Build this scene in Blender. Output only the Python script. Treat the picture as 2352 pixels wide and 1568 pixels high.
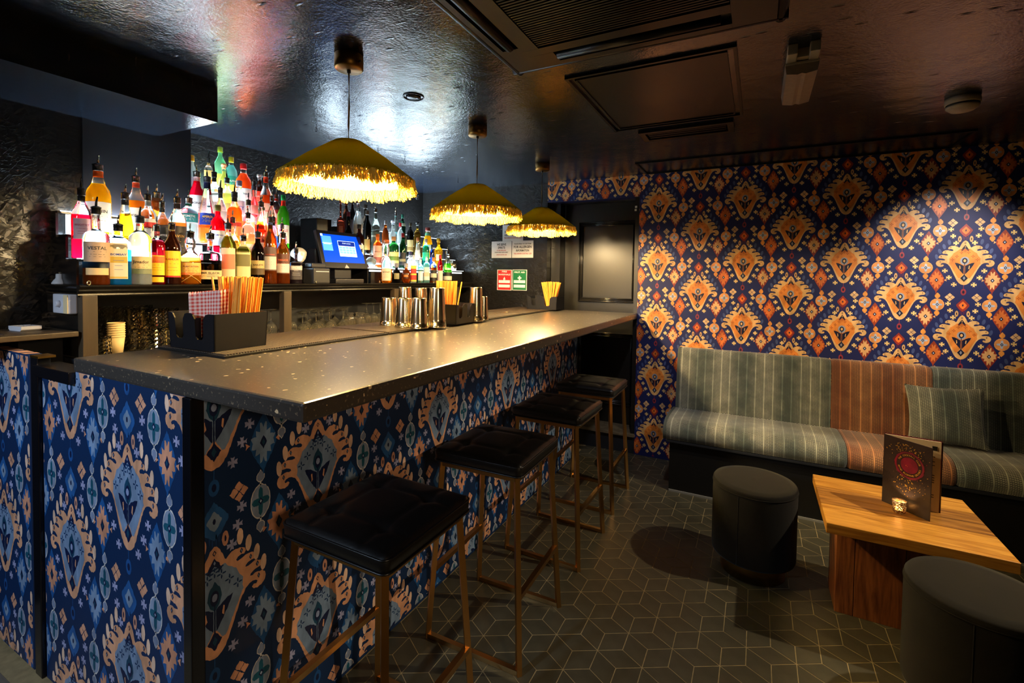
import bpy, bmesh, math, random
from math import sin, cos, pi, radians, sqrt
from mathutils import Vector, Matrix
random.seed(7)
for o in list(bpy.data.objects): bpy.data.objects.remove(o)
SC = bpy.context.scene
COL = SC.collection

# ---------------------------------------------------------------- camera
FPX, CX, CY, CAMZ = 1084.3, 1176.0, 670.0, 1.38
YAW, PIT, ROL = radians(-27.466), radians(1.779), radians(0.828)
_fw = Vector((sin(YAW)*cos(PIT), cos(YAW)*cos(PIT), -sin(PIT)))
_r0 = Vector((cos(YAW), -sin(YAW), 0)); _u0 = _r0.cross(_fw)
CR = cos(ROL)*_r0 + sin(ROL)*_u0
CU = -sin(ROL)*_r0 + cos(ROL)*_u0
cam_data = bpy.data.cameras.new('camera'); cam = bpy.data.objects.new('camera', cam_data); COL.objects.link(cam)
M = Matrix((CR, CU, -_fw)).transposed().to_4x4(); M.translation = (0, 0, CAMZ)
cam.matrix_world = M
cam_data.sensor_width = 36.0; cam_data.sensor_fit = 'HORIZONTAL'
cam_data.lens = FPX/2352*36.0
cam_data.shift_y = -(784.0-CY)/2352
cam_data.clip_start = 0.02
SC.camera = cam
def at(px, py, **k):
    """world point where the sight line of a photo pixel meets the plane x=, y= or z="""
    d = (px-CX)/FPX*CR - (py-CY)/FPX*CU + _fw
    (ax, v), = k.items(); i = 'xyz'.index(ax)
    o = Vector((0, 0, CAMZ)); t = (v-o[i])/d[i]
    return o + t*d
def depth(p): return (Vector(p)-Vector((0, 0, CAMZ))).dot(_fw)

# ---------------------------------------------------------------- world, colour, lights
w = bpy.data.worlds.new('world'); SC.world = w; w.use_nodes = True
w.node_tree.nodes['Background'].inputs[0].default_value = (0.35, 0.42, 0.6, 1)
w.node_tree.nodes['Background'].inputs[1].default_value = 0.01
SC.view_settings.view_transform = 'Standard'; SC.view_settings.look = 'None'
SC.view_settings.exposure = 0.40; SC.view_settings.gamma = 1.0
SC.view_settings.use_curve_mapping = False

def s2l(c):
    return tuple((x/12.92 if x <= .04045 else ((x+.055)/1.055)**2.4) for x in c[:3])
def light(name, kind, loc, power, col, size=.05, target=None, angle=None, blend=.15, size_y=None):
    L = bpy.data.lights.new(name, kind); L.energy = power; L.color = col
    if kind == 'AREA':
        L.size = size
        if size_y: L.shape = 'RECTANGLE'; L.size_y = size_y
    else: L.shadow_soft_size = size
    if kind == 'SPOT': L.spot_size = radians(angle); L.spot_blend = blend
    o = bpy.data.objects.new(name, L); COL.objects.link(o); o.location = loc
    if target is not None:
        o.rotation_euler = (Vector(target)-Vector(loc)).to_track_quat('-Z', 'Y').to_euler()
    return o
WARM = (1.0, .66, .30); TUNG = (1.0, .78, .52); COOL = (.62, .78, 1.0)
# ceiling spots of the seating corner (outside the frame to the right), plus added fills
light('spot_table', 'SPOT', (1.40, 2.55, 2.12), 105, (1.0, .80, .54), .02, (-.05, 2.25, 0), 62, .25)
light('fill_bar_front', 'SPOT', (1.9, -.7, 1.85), 78, (1.0, .68, .40), .22, (-1.22, 1.35, .62), 50, .8)  # added warm fill for the bar front, stands in for room bounce
light('spot_wall', 'SPOT', (1.25, 2.75, 2.13), 74, (1.0, .90, .80), .03, (.97, 3.72, 1.42), 50, 1.)
light('spot_wall_far', 'SPOT', (-.42, 2.25, 2.14), 30, (.88, .86, .98), .03, (-.85, 3.72, .52), 72, 1.)
light('fill_bench', 'SPOT', (.75, 2.3, 2.14), 27, (1.0, .86, .66), .03, (.25, 3.6, .66), 58, .6)  # added fill that brightens the bench, no fitting belongs to it
# cool light of the entrance side, behind the camera
light('spot_entrance', 'SPOT', (-1.75, -1.25, 2.0), 105, COOL, .12, (-1.75, .66, .80), 62, .7)

# ---------------------------------------------------------------- materials
MATS = {}
def mat(name, col=(.5, .5, .5), rough=.5, metal=0., srgb=True, spec=.5, trans=0., ior=1.45, emit=None, es=0., coat=0., sheen=0.,
        bump=None, noise=None, alpha=1.):
    """bump=(scale, strength, distance[, stretch xyz]); noise=(scale, amount[, stretch xyz]) varies the colour"""
    if name in MATS: return MATS[name]
    m = bpy.data.materials.new(name); m.use_nodes = True; MATS[name] = m
    nt = m.node_tree; b = nt.nodes['Principled BSDF']
    c = s2l(col) if srgb else col
    b.inputs['Base Color'].default_value = (*c, 1)
    b.inputs['Roughness'].default_value = rough; b.inputs['Metallic'].default_value = metal
    b.inputs['Specular IOR Level'].default_value = spec; b.inputs['IOR'].default_value = ior
    b.inputs['Transmission Weight'].default_value = trans; b.inputs['Coat Weight'].default_value = coat
    b.inputs['Sheen Weight'].default_value = sheen
    if emit is not None:
        b.inputs['Emission Color'].default_value = (*s2l(emit), 1); b.inputs['Emission Strength'].default_value = es
    def coord(stretch):
        tc = nt.nodes.new('ShaderNodeTexCoord'); mp = nt.nodes.new('ShaderNodeMapping')
        mp.inputs['Scale'].default_value = stretch; nt.links.new(tc.outputs['Object'], mp.inputs[0]); return mp.outputs[0]
    if noise:
        n = nt.nodes.new('ShaderNodeTexNoise'); n.inputs['Scale'].default_value = noise[0]; n.inputs['Detail'].default_value = 5
        nt.links.new(coord(noise[2] if len(noise) > 2 else (1, 1, 1)), n.inputs[0])
        r = nt.nodes.new('ShaderNodeMapRange'); r.inputs[1].default_value = .3; r.inputs[2].default_value = .7
        r.inputs[3].default_value = 1-noise[1]; r.inputs[4].default_value = 1+noise[1]
        nt.links.new(n.outputs[0], r.inputs[0])
        mx = nt.nodes.new('ShaderNodeVectorMath'); mx.operation = 'SCALE'; mx.inputs[0].default_value = c
        nt.links.new(r.outputs[0], mx.inputs['Scale']); nt.links.new(mx.outputs[0], b.inputs['Base Color'])
    if bump:
        n = nt.nodes.new('ShaderNodeTexNoise'); n.inputs['Scale'].default_value = bump[0]; n.inputs['Detail'].default_value = 4
        nt.links.new(coord(bump[3] if len(bump) > 3 else (1, 1, 1)), n.inputs[0])
        bp = nt.nodes.new('ShaderNodeBump'); bp.inputs['Strength'].default_value = bump[1]; bp.inputs['Distance'].default_value = bump[2]
        nt.links.new(n.outputs[0], bp.inputs['Height']); nt.links.new(bp.outputs[0], b.inputs['Normal'])
    return m
def nodes(m): return m.node_tree, m.node_tree.nodes['Principled BSDF']

# ---------------------------------------------------------------- mesh builder
class MB:
    def __init__(s): s.v = []; s.f = []; s.m = []; s.sm = []
    def add(s, vs, fs, mi=0, smooth=False, mtx=None):
        n = len(s.v)
        s.v += [tuple(mtx @ Vector(v)) for v in vs] if mtx else [tuple(v) for v in vs]
        s.f += [tuple(i+n for i in f) for f in fs]; s.m += [mi]*len(fs); s.sm += [smooth]*len(fs)
        return s
    def box(s, a, b, mi=0, mtx=None, bev=0.):
        x0, y0, z0 = [min(a[i], b[i]) for i in range(3)]; x1, y1, z1 = [max(a[i], b[i]) for i in range(3)]
        if bev > 0:
            e = min(bev, (x1-x0)/2.01, (y1-y0)/2.01, (z1-z0)/2.01)
            bm = bmesh.new(); bmesh.ops.create_cube(bm, size=1)
            for v in bm.verts: v.co = Vector(((x0+x1)/2+v.co.x*(x1-x0), (y0+y1)/2+v.co.y*(y1-y0), (z0+z1)/2+v.co.z*(z1-z0)))
            bmesh.ops.bevel(bm, geom=bm.edges[:]+bm.verts[:], offset=e, segments=2, affect='EDGES', profile=.6)
            bm.verts.index_update()
            s.add([v.co[:] for v in bm.verts], [[v.index for v in f.verts] for f in bm.faces], mi, False, mtx); bm.free(); return s
        vs = [(x0, y0, z0), (x1, y0, z0), (x1, y1, z0), (x0, y1, z0), (x0, y0, z1), (x1, y0, z1), (x1, y1, z1), (x0, y1, z1)]
        fs = [(0, 3, 2, 1), (4, 5, 6, 7), (0, 1, 5, 4), (1, 2, 6, 5), (2, 3, 7, 6), (3, 0, 4, 7)]
        return s.add(vs, fs, mi, False, mtx)
    def lathe(s, prof, seg=24, mi=0, mtx=None, smooth=True, sq=None, facet=0., fk=(0, 999), capb=True, capt=True, mis=None, aspect=1.):
        vs = []; fs = []; n = len(prof)
        for k, (r, z) in enumerate(prof):
            for i in range(seg):
                a = 2*pi*i/seg
                f = 1.
                if sq:
                    p = sq; f = (abs(cos(a))**p+abs(sin(a))**p)**(-1./p)
                if facet and fk[0] <= k <= fk[1]: f *= 1+facet*(1 if (i+k) % 2 else -1)
                vs.append((r*f*cos(a), r*f*sin(a)*aspect, z))
        for k in range(n-1):
            for i in range(seg):
                j = (i+1) % seg; fs.append((k*seg+i, k*seg+j, (k+1)*seg+j, (k+1)*seg+i))
        base = len(s.f); s.add(vs, fs, mi, smooth, mtx)
        if mis:
            for k in range(n-1):
                for i in range(seg): s.m[base+k*seg+i] = mis[k]
        nv = len(s.v)-len(vs)
        if capb and prof[0][0] > 1e-6: s.f.append(tuple(nv+i for i in range(seg))[::-1]); s.m.append(mis[0] if mis else mi); s.sm.append(False)
        if capt and prof[-1][0] > 1e-6: s.f.append(tuple(nv+(n-1)*seg+i for i in range(seg))); s.m.append(mis[-1] if mis else mi); s.sm.append(False)
        return s
    def tube(s, pts, r, seg=10, mi=0, smooth=True, closed=False, square=False):
        pts = [Vector(p) for p in pts]; n = len(pts); vs = []; fs = []
        if square: seg = 4
        up = Vector((0, 0, 1)); 
        for k, p in enumerate(pts):
            if closed: t = (pts[(k+1) % n]-pts[k-1]).normalized()
            else: t = (pts[min(k+1, n-1)]-pts[max(k-1, 0)]).normalized()
            a = t.cross(up)
            if a.length < 1e-3: a = t.cross(Vector((0, 1, 0)))
            a.normalize(); b = a.cross(t).normalized()
            rr = r[k] if isinstance(r, (list, tuple)) else r
            for i in range(seg):
                g = 2*pi*(i+(.5 if square else 0))/seg; q = rr*(sqrt(2) if square else 1)
                vs.append(p+a*q*cos(g)+b*q*sin(g))
        for k in range(n if closed else n-1):
            for i in range(seg):
                j = (i+1) % seg; k2 = (k+1) % n
                fs.append((k*seg+i, k*seg+j, k2*seg+j, k2*seg+i))
        if not closed:
            fs.append(tuple(range(seg))[::-1]); fs.append(tuple((n-1)*seg+i for i in range(seg)))
        return s.add(vs, fs, mi, smooth and not square)
    def prism(s, poly, h0, h1, axis='z', mi=0, mtx=None, smooth=False):
        """poly 2-D outline extruded along axis. z:(x,y) y:(x,z) x:(y,z)"""
        def P(p, h):
            return {'z': (p[0], p[1], h), 'y': (p[0], h, p[1]), 'x': (h, p[0], p[1])}[axis]
        n = len(poly); vs = [P(p, h0) for p in poly]+[P(p, h1) for p in poly]
        fs = [tuple(range(n))[::-1], tuple(range(n, 2*n))]+[(i, (i+1) % n, n+(i+1) % n, n+i) for i in range(n)]
        return s.add(vs, fs, mi, smooth, mtx)
    def ball(s, c, r, seg=16, mi=0, sc=(1, 1, 1)):
        n = seg//2; prof = [(r*sin(pi*k/n), -r*cos(pi*k/n)) for k in range(n+1)]
        prof[0] = (1e-5, -r); prof[-1] = (1e-5, r)
        return s.lathe(prof, seg, mi, Matrix.Translation(c) @ Matrix.Diagonal((*sc, 1)), capb=False, capt=False)
    def build(s, name, mats, parent=None, loc=None, rot=None, fixn=True):
        me = bpy.data.meshes.new(name); me.from_pydata(s.v, [], s.f)
        for m in (mats if isinstance(mats, (list, tuple)) else [mats]): me.materials.append(m)
        me.polygons.foreach_set('material_index', s.m); me.polygons.foreach_set('use_smooth', s.sm)
        if fixn:
            bm = bmesh.new(); bm.from_mesh(me); bmesh.ops.recalc_face_normals(bm, faces=bm.faces[:]); bm.to_mesh(me); bm.free()
        me.update()
        o = bpy.data.objects.new(name, me); COL.objects.link(o)
        if parent is not None: o.parent = parent
        if loc is not None: o.location = loc
        if rot is not None: o.rotation_euler = rot
        return o
def tag(o, label=None, cat=None, group=None, kind=None):
    if label: o['label'] = label
    if cat: o['category'] = cat
    if group: o['group'] = group
    if kind: o['kind'] = kind
    return o
def thing(name, label, cat, loc=(0, 0, 0), rz=0., group=None):
    o = bpy.data.objects.new(name, None); COL.objects.link(o); o.empty_display_size = .05
    o.location = loc; o.rotation_euler = (0, 0, rz); return tag(o, label, cat, group)
def copy_tree(o, parent=None):
    c = o.copy(); COL.objects.link(c); c.parent = parent
    for ch in list(o.children): copy_tree(ch, c)
    return c
def struct(name, mb, m, parent=None): return tag(mb.build(name, m, parent), kind='structure')
_tc = {}
def text2d(body, size=1., bold=0.):
    """flat lettering: verts (x,y) centred on x, faces"""
    key = (body, bold)
    if key not in _tc:
        cu = bpy.data.curves.new('t', 'FONT'); cu.body = body; cu.align_x = 'CENTER'; cu.align_y = 'CENTER'; cu.resolution_u = 2
        cu.offset = bold; cu.fill_mode = 'FRONT'
        ob = bpy.data.objects.new('t', cu); me = bpy.data.meshes.new_from_object(ob)
        _tc[key] = ([(v.co.x, v.co.y) for v in me.vertices], [tuple(p.vertices) for p in me.polygons])
        bpy.data.meshes.remove(me); bpy.data.objects.remove(ob); bpy.data.curves.remove(cu)
    v, f = _tc[key]; return [(x*size, y*size) for x, y in v], f
def put_text(mb, body, size, fn, mi=0, bold=0., off=(0, 0), wid=1.):
    v, f = text2d(body, size, bold); mb.add([fn(x*wid+off[0], y+off[1]) for x, y in v], f, mi)
# ---------------------------------------------------------------- room shell
XL, YF, ZC = -2.93, 3.72, 2.187           # left wall, far wall, ceiling
XB, YB = -2.62, 1.415                     # chimney-breast face and where it ends
XR, YN = 2.7, -1.9
def osb(name, col=(.085, .078, .072), rough=.30, ax='X'):
    m = mat(name, col, rough, spec=.55)
    nt, b = nodes(m); N = nt.nodes.new; Lk = nt.links.new
    tc = N('ShaderNodeTexCoord'); hs = []
    for i, (rot, sc) in enumerate(((.35, (20, 75)), (1.25, (17, 62)), (2.2, (25, 84)), (2.9, (19, 70)))):
        m0 = N('ShaderNodeMapping'); m0.inputs['Rotation'].default_value = (rot, 0, 0) if ax == 'X' else (0, rot, 0); Lk(tc.outputs['Object'], m0.inputs[0])
        m1 = N('ShaderNodeMapping'); m1.inputs['Scale'].default_value = (.5, sc[0], sc[1]) if ax == 'X' else (sc[0], .5, sc[1]); m1.inputs['Location'].default_value = (i*3.1, i*1.7, i*2.3); Lk(m0.outputs[0], m1.inputs[0])
        v = N('ShaderNodeTexVoronoi'); v.inputs['Scale'].default_value = 1.; Lk(m1.outputs[0], v.inputs[0])
        d = N('ShaderNodeVectorMath'); d.operation = 'SUBTRACT'; Lk(m1.outputs[0], d.inputs[0]); Lk(v.outputs['Position'], d.inputs[1])
        c = N('ShaderNodeVectorMath'); c.operation = 'SUBTRACT'; Lk(v.outputs['Color'], c.inputs[0]); c.inputs[1].default_value = (.5, .5, .5)
        p = N('ShaderNodeVectorMath'); p.operation = 'DOT_PRODUCT'; Lk(d.outputs[0], p.inputs[0]); Lk(c.outputs[0], p.inputs[1])
        hs.append(p.outputs['Value'])
    def mx(a_, b_):
        q = N('ShaderNodeMath'); q.operation = 'MAXIMUM'; Lk(a_, q.inputs[0]); Lk(b_, q.inputs[1]); return q.outputs[0]
    h = mx(mx(hs[0], hs[1]), mx(hs[2], hs[3]))
    bp = N('ShaderNodeBump'); bp.inputs['Strength'].default_value = .55; bp.inputs['Distance'].default_value = .007
    Lk(h, bp.inputs['Height']); Lk(bp.outputs[0], b.inputs['Normal'])
    return m
M_OSB = osb('black_gloss_strand_board'); M_OSB2 = osb('black_gloss_strand_board_end', ax='Y')
M_BLK = mat('black_satin_paint', (.13, .14, .16), .42, bump=(3, .12, .02), noise=(6, .15))
M_CEIL = mat('black_gloss_ceiling', (.085, .105, .14), .175, ior=1.8)
def ceiling_nodes():
    nt, b = nodes(M_CEIL); tc = nt.nodes.new('ShaderNodeTexCoord')
    n = nt.nodes.new('ShaderNodeTexNoise'); n.inputs['Scale'].default_value = 110; n.inputs['Detail'].default_value = 3
    n2 = nt.nodes.new('ShaderNodeTexNoise'); n2.inputs['Scale'].default_value = 5; n2.inputs['Detail'].default_value = 2
    v = nt.nodes.new('ShaderNodeTexVoronoi'); v.inputs['Scale'].default_value = 7
    mp = nt.nodes.new('ShaderNodeMapping'); mp.inputs['Scale'].default_value = (1, 3.2, 1); mp.inputs['Rotation'].default_value = (0, 0, .3)
    nt.links.new(tc.outputs['Object'], mp.inputs[0]); nt.links.new(mp.outputs[0], v.inputs[0])
    for q in (n, n2): nt.links.new(tc.outputs['Object'], q.inputs[0])
    r = nt.nodes.new('ShaderNodeMapRange'); r.inputs[1].default_value = 0.; r.inputs[2].default_value = .16; r.inputs[3].default_value = 1; r.inputs[4].default_value = 0
    nt.links.new(v.outputs['Distance'], r.inputs[0])
    a = nt.nodes.new('ShaderNodeMath'); a.operation = 'MULTIPLY_ADD'; a.inputs[1].default_value = .22
    nt.links.new(n.outputs[0], a.inputs[0]); nt.links.new(n2.outputs[0], a.inputs[2])
    a2 = nt.nodes.new('ShaderNodeMath'); a2.operation = 'MULTIPLY_ADD'; a2.inputs[1].default_value = .35
    nt.links.new(r.outputs[0], a2.inputs[0]); nt.links.new(a.outputs[0], a2.inputs[2])
    bp = nt.nodes.new('ShaderNodeBump'); bp.inputs['Strength'].default_value = .6; bp.inputs['Distance'].default_value = .008
    nt.links.new(a2.outputs[0], bp.inputs['Height']); nt.links.new(bp.outputs[0], b.inputs['Normal'])
ceiling_nodes()
M_GROUT = mat('floor_grout', (.56, .50, .36), .8, noise=(30, .2))
M_TILE = mat('dark_floor_tile', (.25, .24, .19), .42, noise=(9, .25), bump=(60, .1, .002))
M_NAVY = mat('wallpaper_ground_navy', (.095, .125, .33), .55, bump=(400, .12, .0006), noise=(3, .12))
M_NAVY2 = mat('bar_paper_ground_navy', (.035, .165, .33), .5, bump=(400, .12, .0006), noise=(3, .12))

fl = MB().box((XL-.1, YN-.1, -.12), (XR+.1, YF+.5, -.0007)); floor = struct('floor', fl, M_GROUT)
struct('ceiling', MB().box((XL-.1, YN-.1, ZC), (XR+.1, YF+.5, ZC+.1)), M_CEIL)
struct('wall_left', MB().box((XL-.1, YN-.1, 0), (XL, YF+.5, ZC)), M_OSB)
struct('wall_right', MB().box((XR, YN, 0), (XR+.1, YF+.5, ZC)), M_BLK)
struct('wall_near', MB().box((XL, YN-.1, 0), (XR, YN, ZC)), M_BLK)
struct('wall_end', MB().box((XL, YF, 0), (-1.603, YF+.1, ZC)), M_OSB2)
# chimney breast: smooth board with a corner strip, strand board nearer the camera
struct('wall_breast', MB().box((XL, .985, 0), (XB, YB, ZC)), M_BLK)
struct('wall_breast_near', MB().box((XL, YN, 0), (XB+.004, .983, ZC)), M_OSB)
struct('trim_1', MB().box((XB-.01, .968, 1.2), (XB+.012, .992, 2.042)), M_BLK)
# soffit (boxed beam)
sf = MB().box((XB-.02, YN, 2.042), (-2.130, 1.262, ZC)); struct('ceiling_soffit', sf, M_CEIL)
# far wall with papered face: right of the door, above it, and the step below
fw_ = MB().box((-.829, YF, 0), (XR, YF+.1, ZC)).box((-1.603, YF, 2.019), (-.829, YF+.1, ZC))
wall_far = struct('wall_far', fw_, M_NAVY)

# ---------------------------------------------------------------- printed paper (flat print: coloured shapes on the wall face)
def ell(cx, cy, rx, ry, n=14, rot=0.):
    return [(cx+rx*cos(2*pi*i/n)*cos(rot)-ry*sin(2*pi*i/n)*sin(rot), cy+rx*cos(2*pi*i/n)*sin(rot)+ry*sin(2*pi*i/n)*cos(rot)) for i in range(n)]
def dia(cx, cy, a, b): return [(cx+a, cy), (cx, cy+b), (cx-a, cy), (cx, cy-b)]
def mir(p): return [(-x, y) for x, y in p][::-1]
def full(half): return half+[(-x, y) for x, y in half[::-1] if abs(x) > 1e-6]
PALM = [(0, 305), (28, 285), (50, 245), (64, 206), (74, 196), (92, 212), (125, 226), (165, 224), (198, 208), (208, 188), (196, 172), (176, 178),
        (152, 172), (140, 158), (150, 146), (175, 150), (205, 160), (240, 158), (268, 142), (278, 122), (268, 106), (246, 108), (222, 104), (205, 92),
        (204, 82), (225, 80), (250, 86), (285, 90), (312, 76), (322, 54), (312, 38), (290, 36), (262, 32), (240, 20), (236, 8), (255, 4), (290, 10),
        (325, 4), (345, -15), (352, -40), (342, -68), (318, -88), (290, -94), (262, -86), (250, -68), (262, -56), (282, -62), (290, -50), (278, -38),
        (255, -32), (232, -36), (205, -52), (180, -85), (158, -130), (135, -185), (112, -240), (88, -295), (62, -335), (32, -358), (0, -366)]
BODY = [(0, 190), (40, 172), (62, 178), (100, 140), (140, 112), (158, 70), (188, 30), (182, -14), (190, -40), (160, -90), (130, -150), (100, -210), (70, -262), (50, -262), (24, -222), (0, -190)]
LEAFD = [(8, -78), (50, -52), (82, -36), (118, -30), (106, -62), (78, -112), (48, -155), (10, -205)]
MALT = [(-8, -8), (-14, -34), (0, -28), (14, -34), (8, -8), (34, -16), (30, 0), (34, 16), (8, 8), (14, 34), (0, 28), (-14, 34), (-8, 8), (-34, 16), (-30, 0), (-34, -16)]
IKD = [(0, 190), (34, 140), (70, 80), (96, 20), (98, -20), (70, -75), (36, -130), (8, -175), (0, -240), (-8, -175), (-36, -130), (-70, -75), (-98, -20), (-96, 20), (-70, 80), (-34, 140)]
IKS = [(0, 96), (14, 130), (26, 128), (24, 70), (56, 84), (52, 44), (92, 40), (76, 8), (86, -30), (52, -34), (60, -76), (26, -66), (24, -132), (12, -126), (0, -92)]
IKS = IKS+[(-x, y) for x, y in IKS[::-1] if x > 0]
SAXO = [(0, 0), (36, 22), (30, 2), (34, -20)]
def leafshape(cx, cy, rx, ry, rot=0.): return ell(cx, cy, rx, ry, 12, rot)
def move(p, x, y, s=1.): return [(a*s+x, b*s+y) for a, b in p]
def motif(bar):
    """one column cell: list of (layer, colour, outline) in print units around the eye of the palmette"""
    S = []
    def sym(l, c, p): S.append((l, c, p)); S.append((l, c, mir(p)))
    S.append((1, 'sand', full(PALM)))
    S.append((2, 'orange', full(BODY)))
    sym(3, 'blk', LEAFD); sym(4, 'sand', [(46, -118), (54, -72), (64, -78), (58, -132)])
    S.append((3, 'halo', ell(0, -2, 56, 62) if not bar else [(0, 96), (38, 40), (46, -6), (30, -50), (0, -84), (-30, -50), (-46, -6), (-38, 40)]))
    S.append((4, 'blk', ell(0, 0, 33, 42) if not bar else ell(0, -4, 28, 46)))
    S.append((5, 'eye', ell(0, 0, 17, 23)))
    S.append((4, 'blk', [(-4, -36), (4, -36), (5, -215), (-5, -215)]))
    S.append((4, 'blk', dia(0, -262, 46, 56))); S.append((5, 'halo', dia(0, -262, 16, 30)))
    sym(3, 'blk', [(0, 236), (22, 205), (50, 160), (34, 146), (12, 176), (0, 186)]); S.append((5, 'eye', dia(0, 206, 7, 13)))
    S.append((3, 'blk', dia(0, 264, 12, 18))); S.append((4, 'sand', dia(0, 264, 6, 10)))
    for x, y in ((176, 200), (240, 132), (288, 64), (298, -18)):
        sym(3, 'blk', dia(x, y, 9, 11) if not bar else dia(x, y, 11, 19)); sym(4, 'sand' if not bar else 'orange', dia(x, y, 4, 6) if not bar else dia(x, y, 5, 10))
    for x, y in ((0, 148), (44, 122), (96, 66), (150, 14), (28, 168)):
        for d in ((14, 0, 11, 4.5), (0, 14, 4.5, 11), (-14, 0, 11, 4.5), (0, -14, 4.5, 11)):
            k = 1.25 if bar else 1.
            if x: sym(3, 'redcross', ell(x+d[0]*k, y+d[1]*k, d[2]*k, d[3]*k, 7))
            elif y < 160: S.append((3, 'redcross', ell(x+d[0]*k, y+d[1]*k, d[2]*k, d[3]*k, 7)))
    lv = ((196, 280, -.15), (256, 214, -.25), (308, 142, -.3), (345, 58, -.2)) if not bar else ((168, 292, 0), (226, 226, -.05), (284, 142, -.08), (334, 52, -.08))
    for x, y, r in lv:
        sym(1, 'leaf', leafshape(x, y, 21, 42, r) if not bar else leafshape(x, y, 22, 52, r))
    # chain on the axis between two palmettes
    S.append((1, 'ring', [(-3, -366), (3, -366), (3, -425), (-3, -425)]))
    S.append((1, 'ring', ell(0, -472, 34, 50))); S.append((2, 'blk', ell(0, -472, 15, 24)))
    D = full([(0, 102), (30, 66), (78, 12), (80, -8), (44, -62), (0, -100)])
    S.append((1, 'dia_o', move(D, 0, -672, 1. if not bar else 1.15)))
    S.append((2, 'dia_i', move(D, 0, -672, .6))); S.append((3, 'blk', ell(0, -672, 10, 18, 8)))
    sym(1, 'oval', ell(70, -800, 22, 46)); sym(2, 'blk', ell(70, -800, 7, 20, 8))
    for x in (-30, -12, 12, 30): S.append((1, 'drip', ell(x, -800+abs(x), 4, 40, 8)))
    for x, y in ((112, 266), (152, 372), (180, 474), (236, -152), (184, -254), (120, -360)): sym(1, 'cross', move(MALT, x, y, 1.05 if not bar else 1.))
    for x, y in ((162, 572),):
        for dx, dy in ((34, 0), (-34, 0), (0, 34), (0, -34)): sym(1, 'clus', move(dia(0, 0, 30, 30), x+dx, y+dy))
    mo = ell(0, 0, 90, 92, 16) if not bar else ell(0, 0, 74, 112, 18)
    q = [(28*(2+cos(4*a))*.62*cos(a)*1.25, 28*(2+cos(4*a))*.62*sin(a)*(1.25 if not bar else 1.8)) for a in [2*pi*i/24 for i in range(24)]]
    sym(1, 'edge', move(mo, 314, 456)); sym(2, 'med_o', move(mo, 314, 456, .93)); sym(3, 'med_m', move(q, 314, 456))
    sym(4, 'blk', dia(314, 456, 20, 26)); sym(5, 'eye2', dia(314, 456, 8, 11))
    bud = [(0, 46), (30, 10), (30, -14), (14, -32), (-14, -32), (-30, -14), (-30, 10)]
    bs = 1.1 if not bar else 1.
    ty, by = (590, 325) if not bar else (614, 296)
    sym(1, 'edge' if bar else 'bud', move(bud, 314, ty, bs)); sym(1, 'edge' if bar else 'bud', move([(x, -y) for x, y in bud], 314, by, bs))
    if bar: sym(2, 'bud', move(bud, 314, ty, .86)); sym(2, 'bud', move([(x, -y) for x, y in bud], 314, by, .86))
    sym(1, 'edge' if bar else 'bud', [(308, 300), (320, 300), (320, 580), (308, 580)])
    for sx, o_, i_ in ((-1, 'ikA_o', 'ikA_i'), (1, 'ikB_o', 'ikB_i')):
        cx, cy = 455*sx, 268
        S.append((1, o_, move(IKD, cx, cy))); S.append((2, i_, move(IKS, cx, cy)))
        S.append((3, 'blk', dia(cx, cy, 26, 32 if not bar else 44))); S.append((4, 'eye2', dia(cx, cy, 10, 14)) if not bar else (4, 'halo', dia(cx, cy, 12, 22)))
        S.append((1, 'tri', move(SAXO, cx+92, cy))); S.append((1, 'tri', move(mir(SAXO), cx-92, cy)))
    return S
PAL_WALL = dict(sand=(.90, .70, .44), orange=(.90, .54, .22), blk=(.07, .08, .20), halo=(.60, .62, .66), redcross=(.66, .26, .08), leaf=(.27, .32, .50),
                ring=(.60, .20, .24), dia_o=(.60, .19, .14), dia_i=(.94, .46, .16), oval=(.86, .66, .42), drip=(.42, .12, .25), cross=(.94, .79, .50), clus=(.90, .72, .50),
                edge=(.94, .68, .42), med_o=(.92, .60, .32), med_m=(.72, .76, .82), bud=(.93, .60, .26), ikA_o=(.56, .20, .15), ikA_i=(.91, .69, .45),
                ikB_o=(.64, .25, .13), ikB_i=(.88, .47, .21), tri=(.90, .66, .42), eye=(.92, .70, .42), eye2=(.85, .87, .92))
PAL_BAR = dict(sand=(.86, .64, .50), orange=(.47, .57, .70), blk=(.02, .10, .27), halo=(.06, .26, .38), redcross=(.05, .20, .38), leaf=(.92, .78, .68),
               ring=(.10, .32, .58), dia_o=(.13, .36, .62), dia_i=(.50, .60, .72), oval=(.82, .60, .50), drip=(.08, .26, .5), cross=(.62, .64, .80), clus=(.84, .62, .50),
               edge=(.84, .84, .84), med_o=(.52, .59, .70), med_m=(.07, .34, .44), bud=(.50, .56, .68), ikA_o=(.10, .34, .60), ikA_i=(.50, .61, .75),
               ikB_o=(.10, .34, .60), ikB_i=(.84, .60, .48), tri=(.84, .60, .48), eye=(.55, .62, .78), eye2=(.6, .68, .8))
def jag(p, amp, seed):
    r = random.Random(seed); out = []
    for i, a in enumerate(p):
        b = p[(i+1) % len(p)]; L = sqrt((a[0]-b[0])**2+(a[1]-b[1])**2); k = max(1, int(L/13))
        for j in range(k):
            t = j/k; out.append((a[0]+(b[0]-a[0])*t+r.uniform(-.2, .2)*amp, a[1]+(b[1]-a[1])*t+(r.uniform(-1, 1)*amp if j else 0)))
    return out
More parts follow.
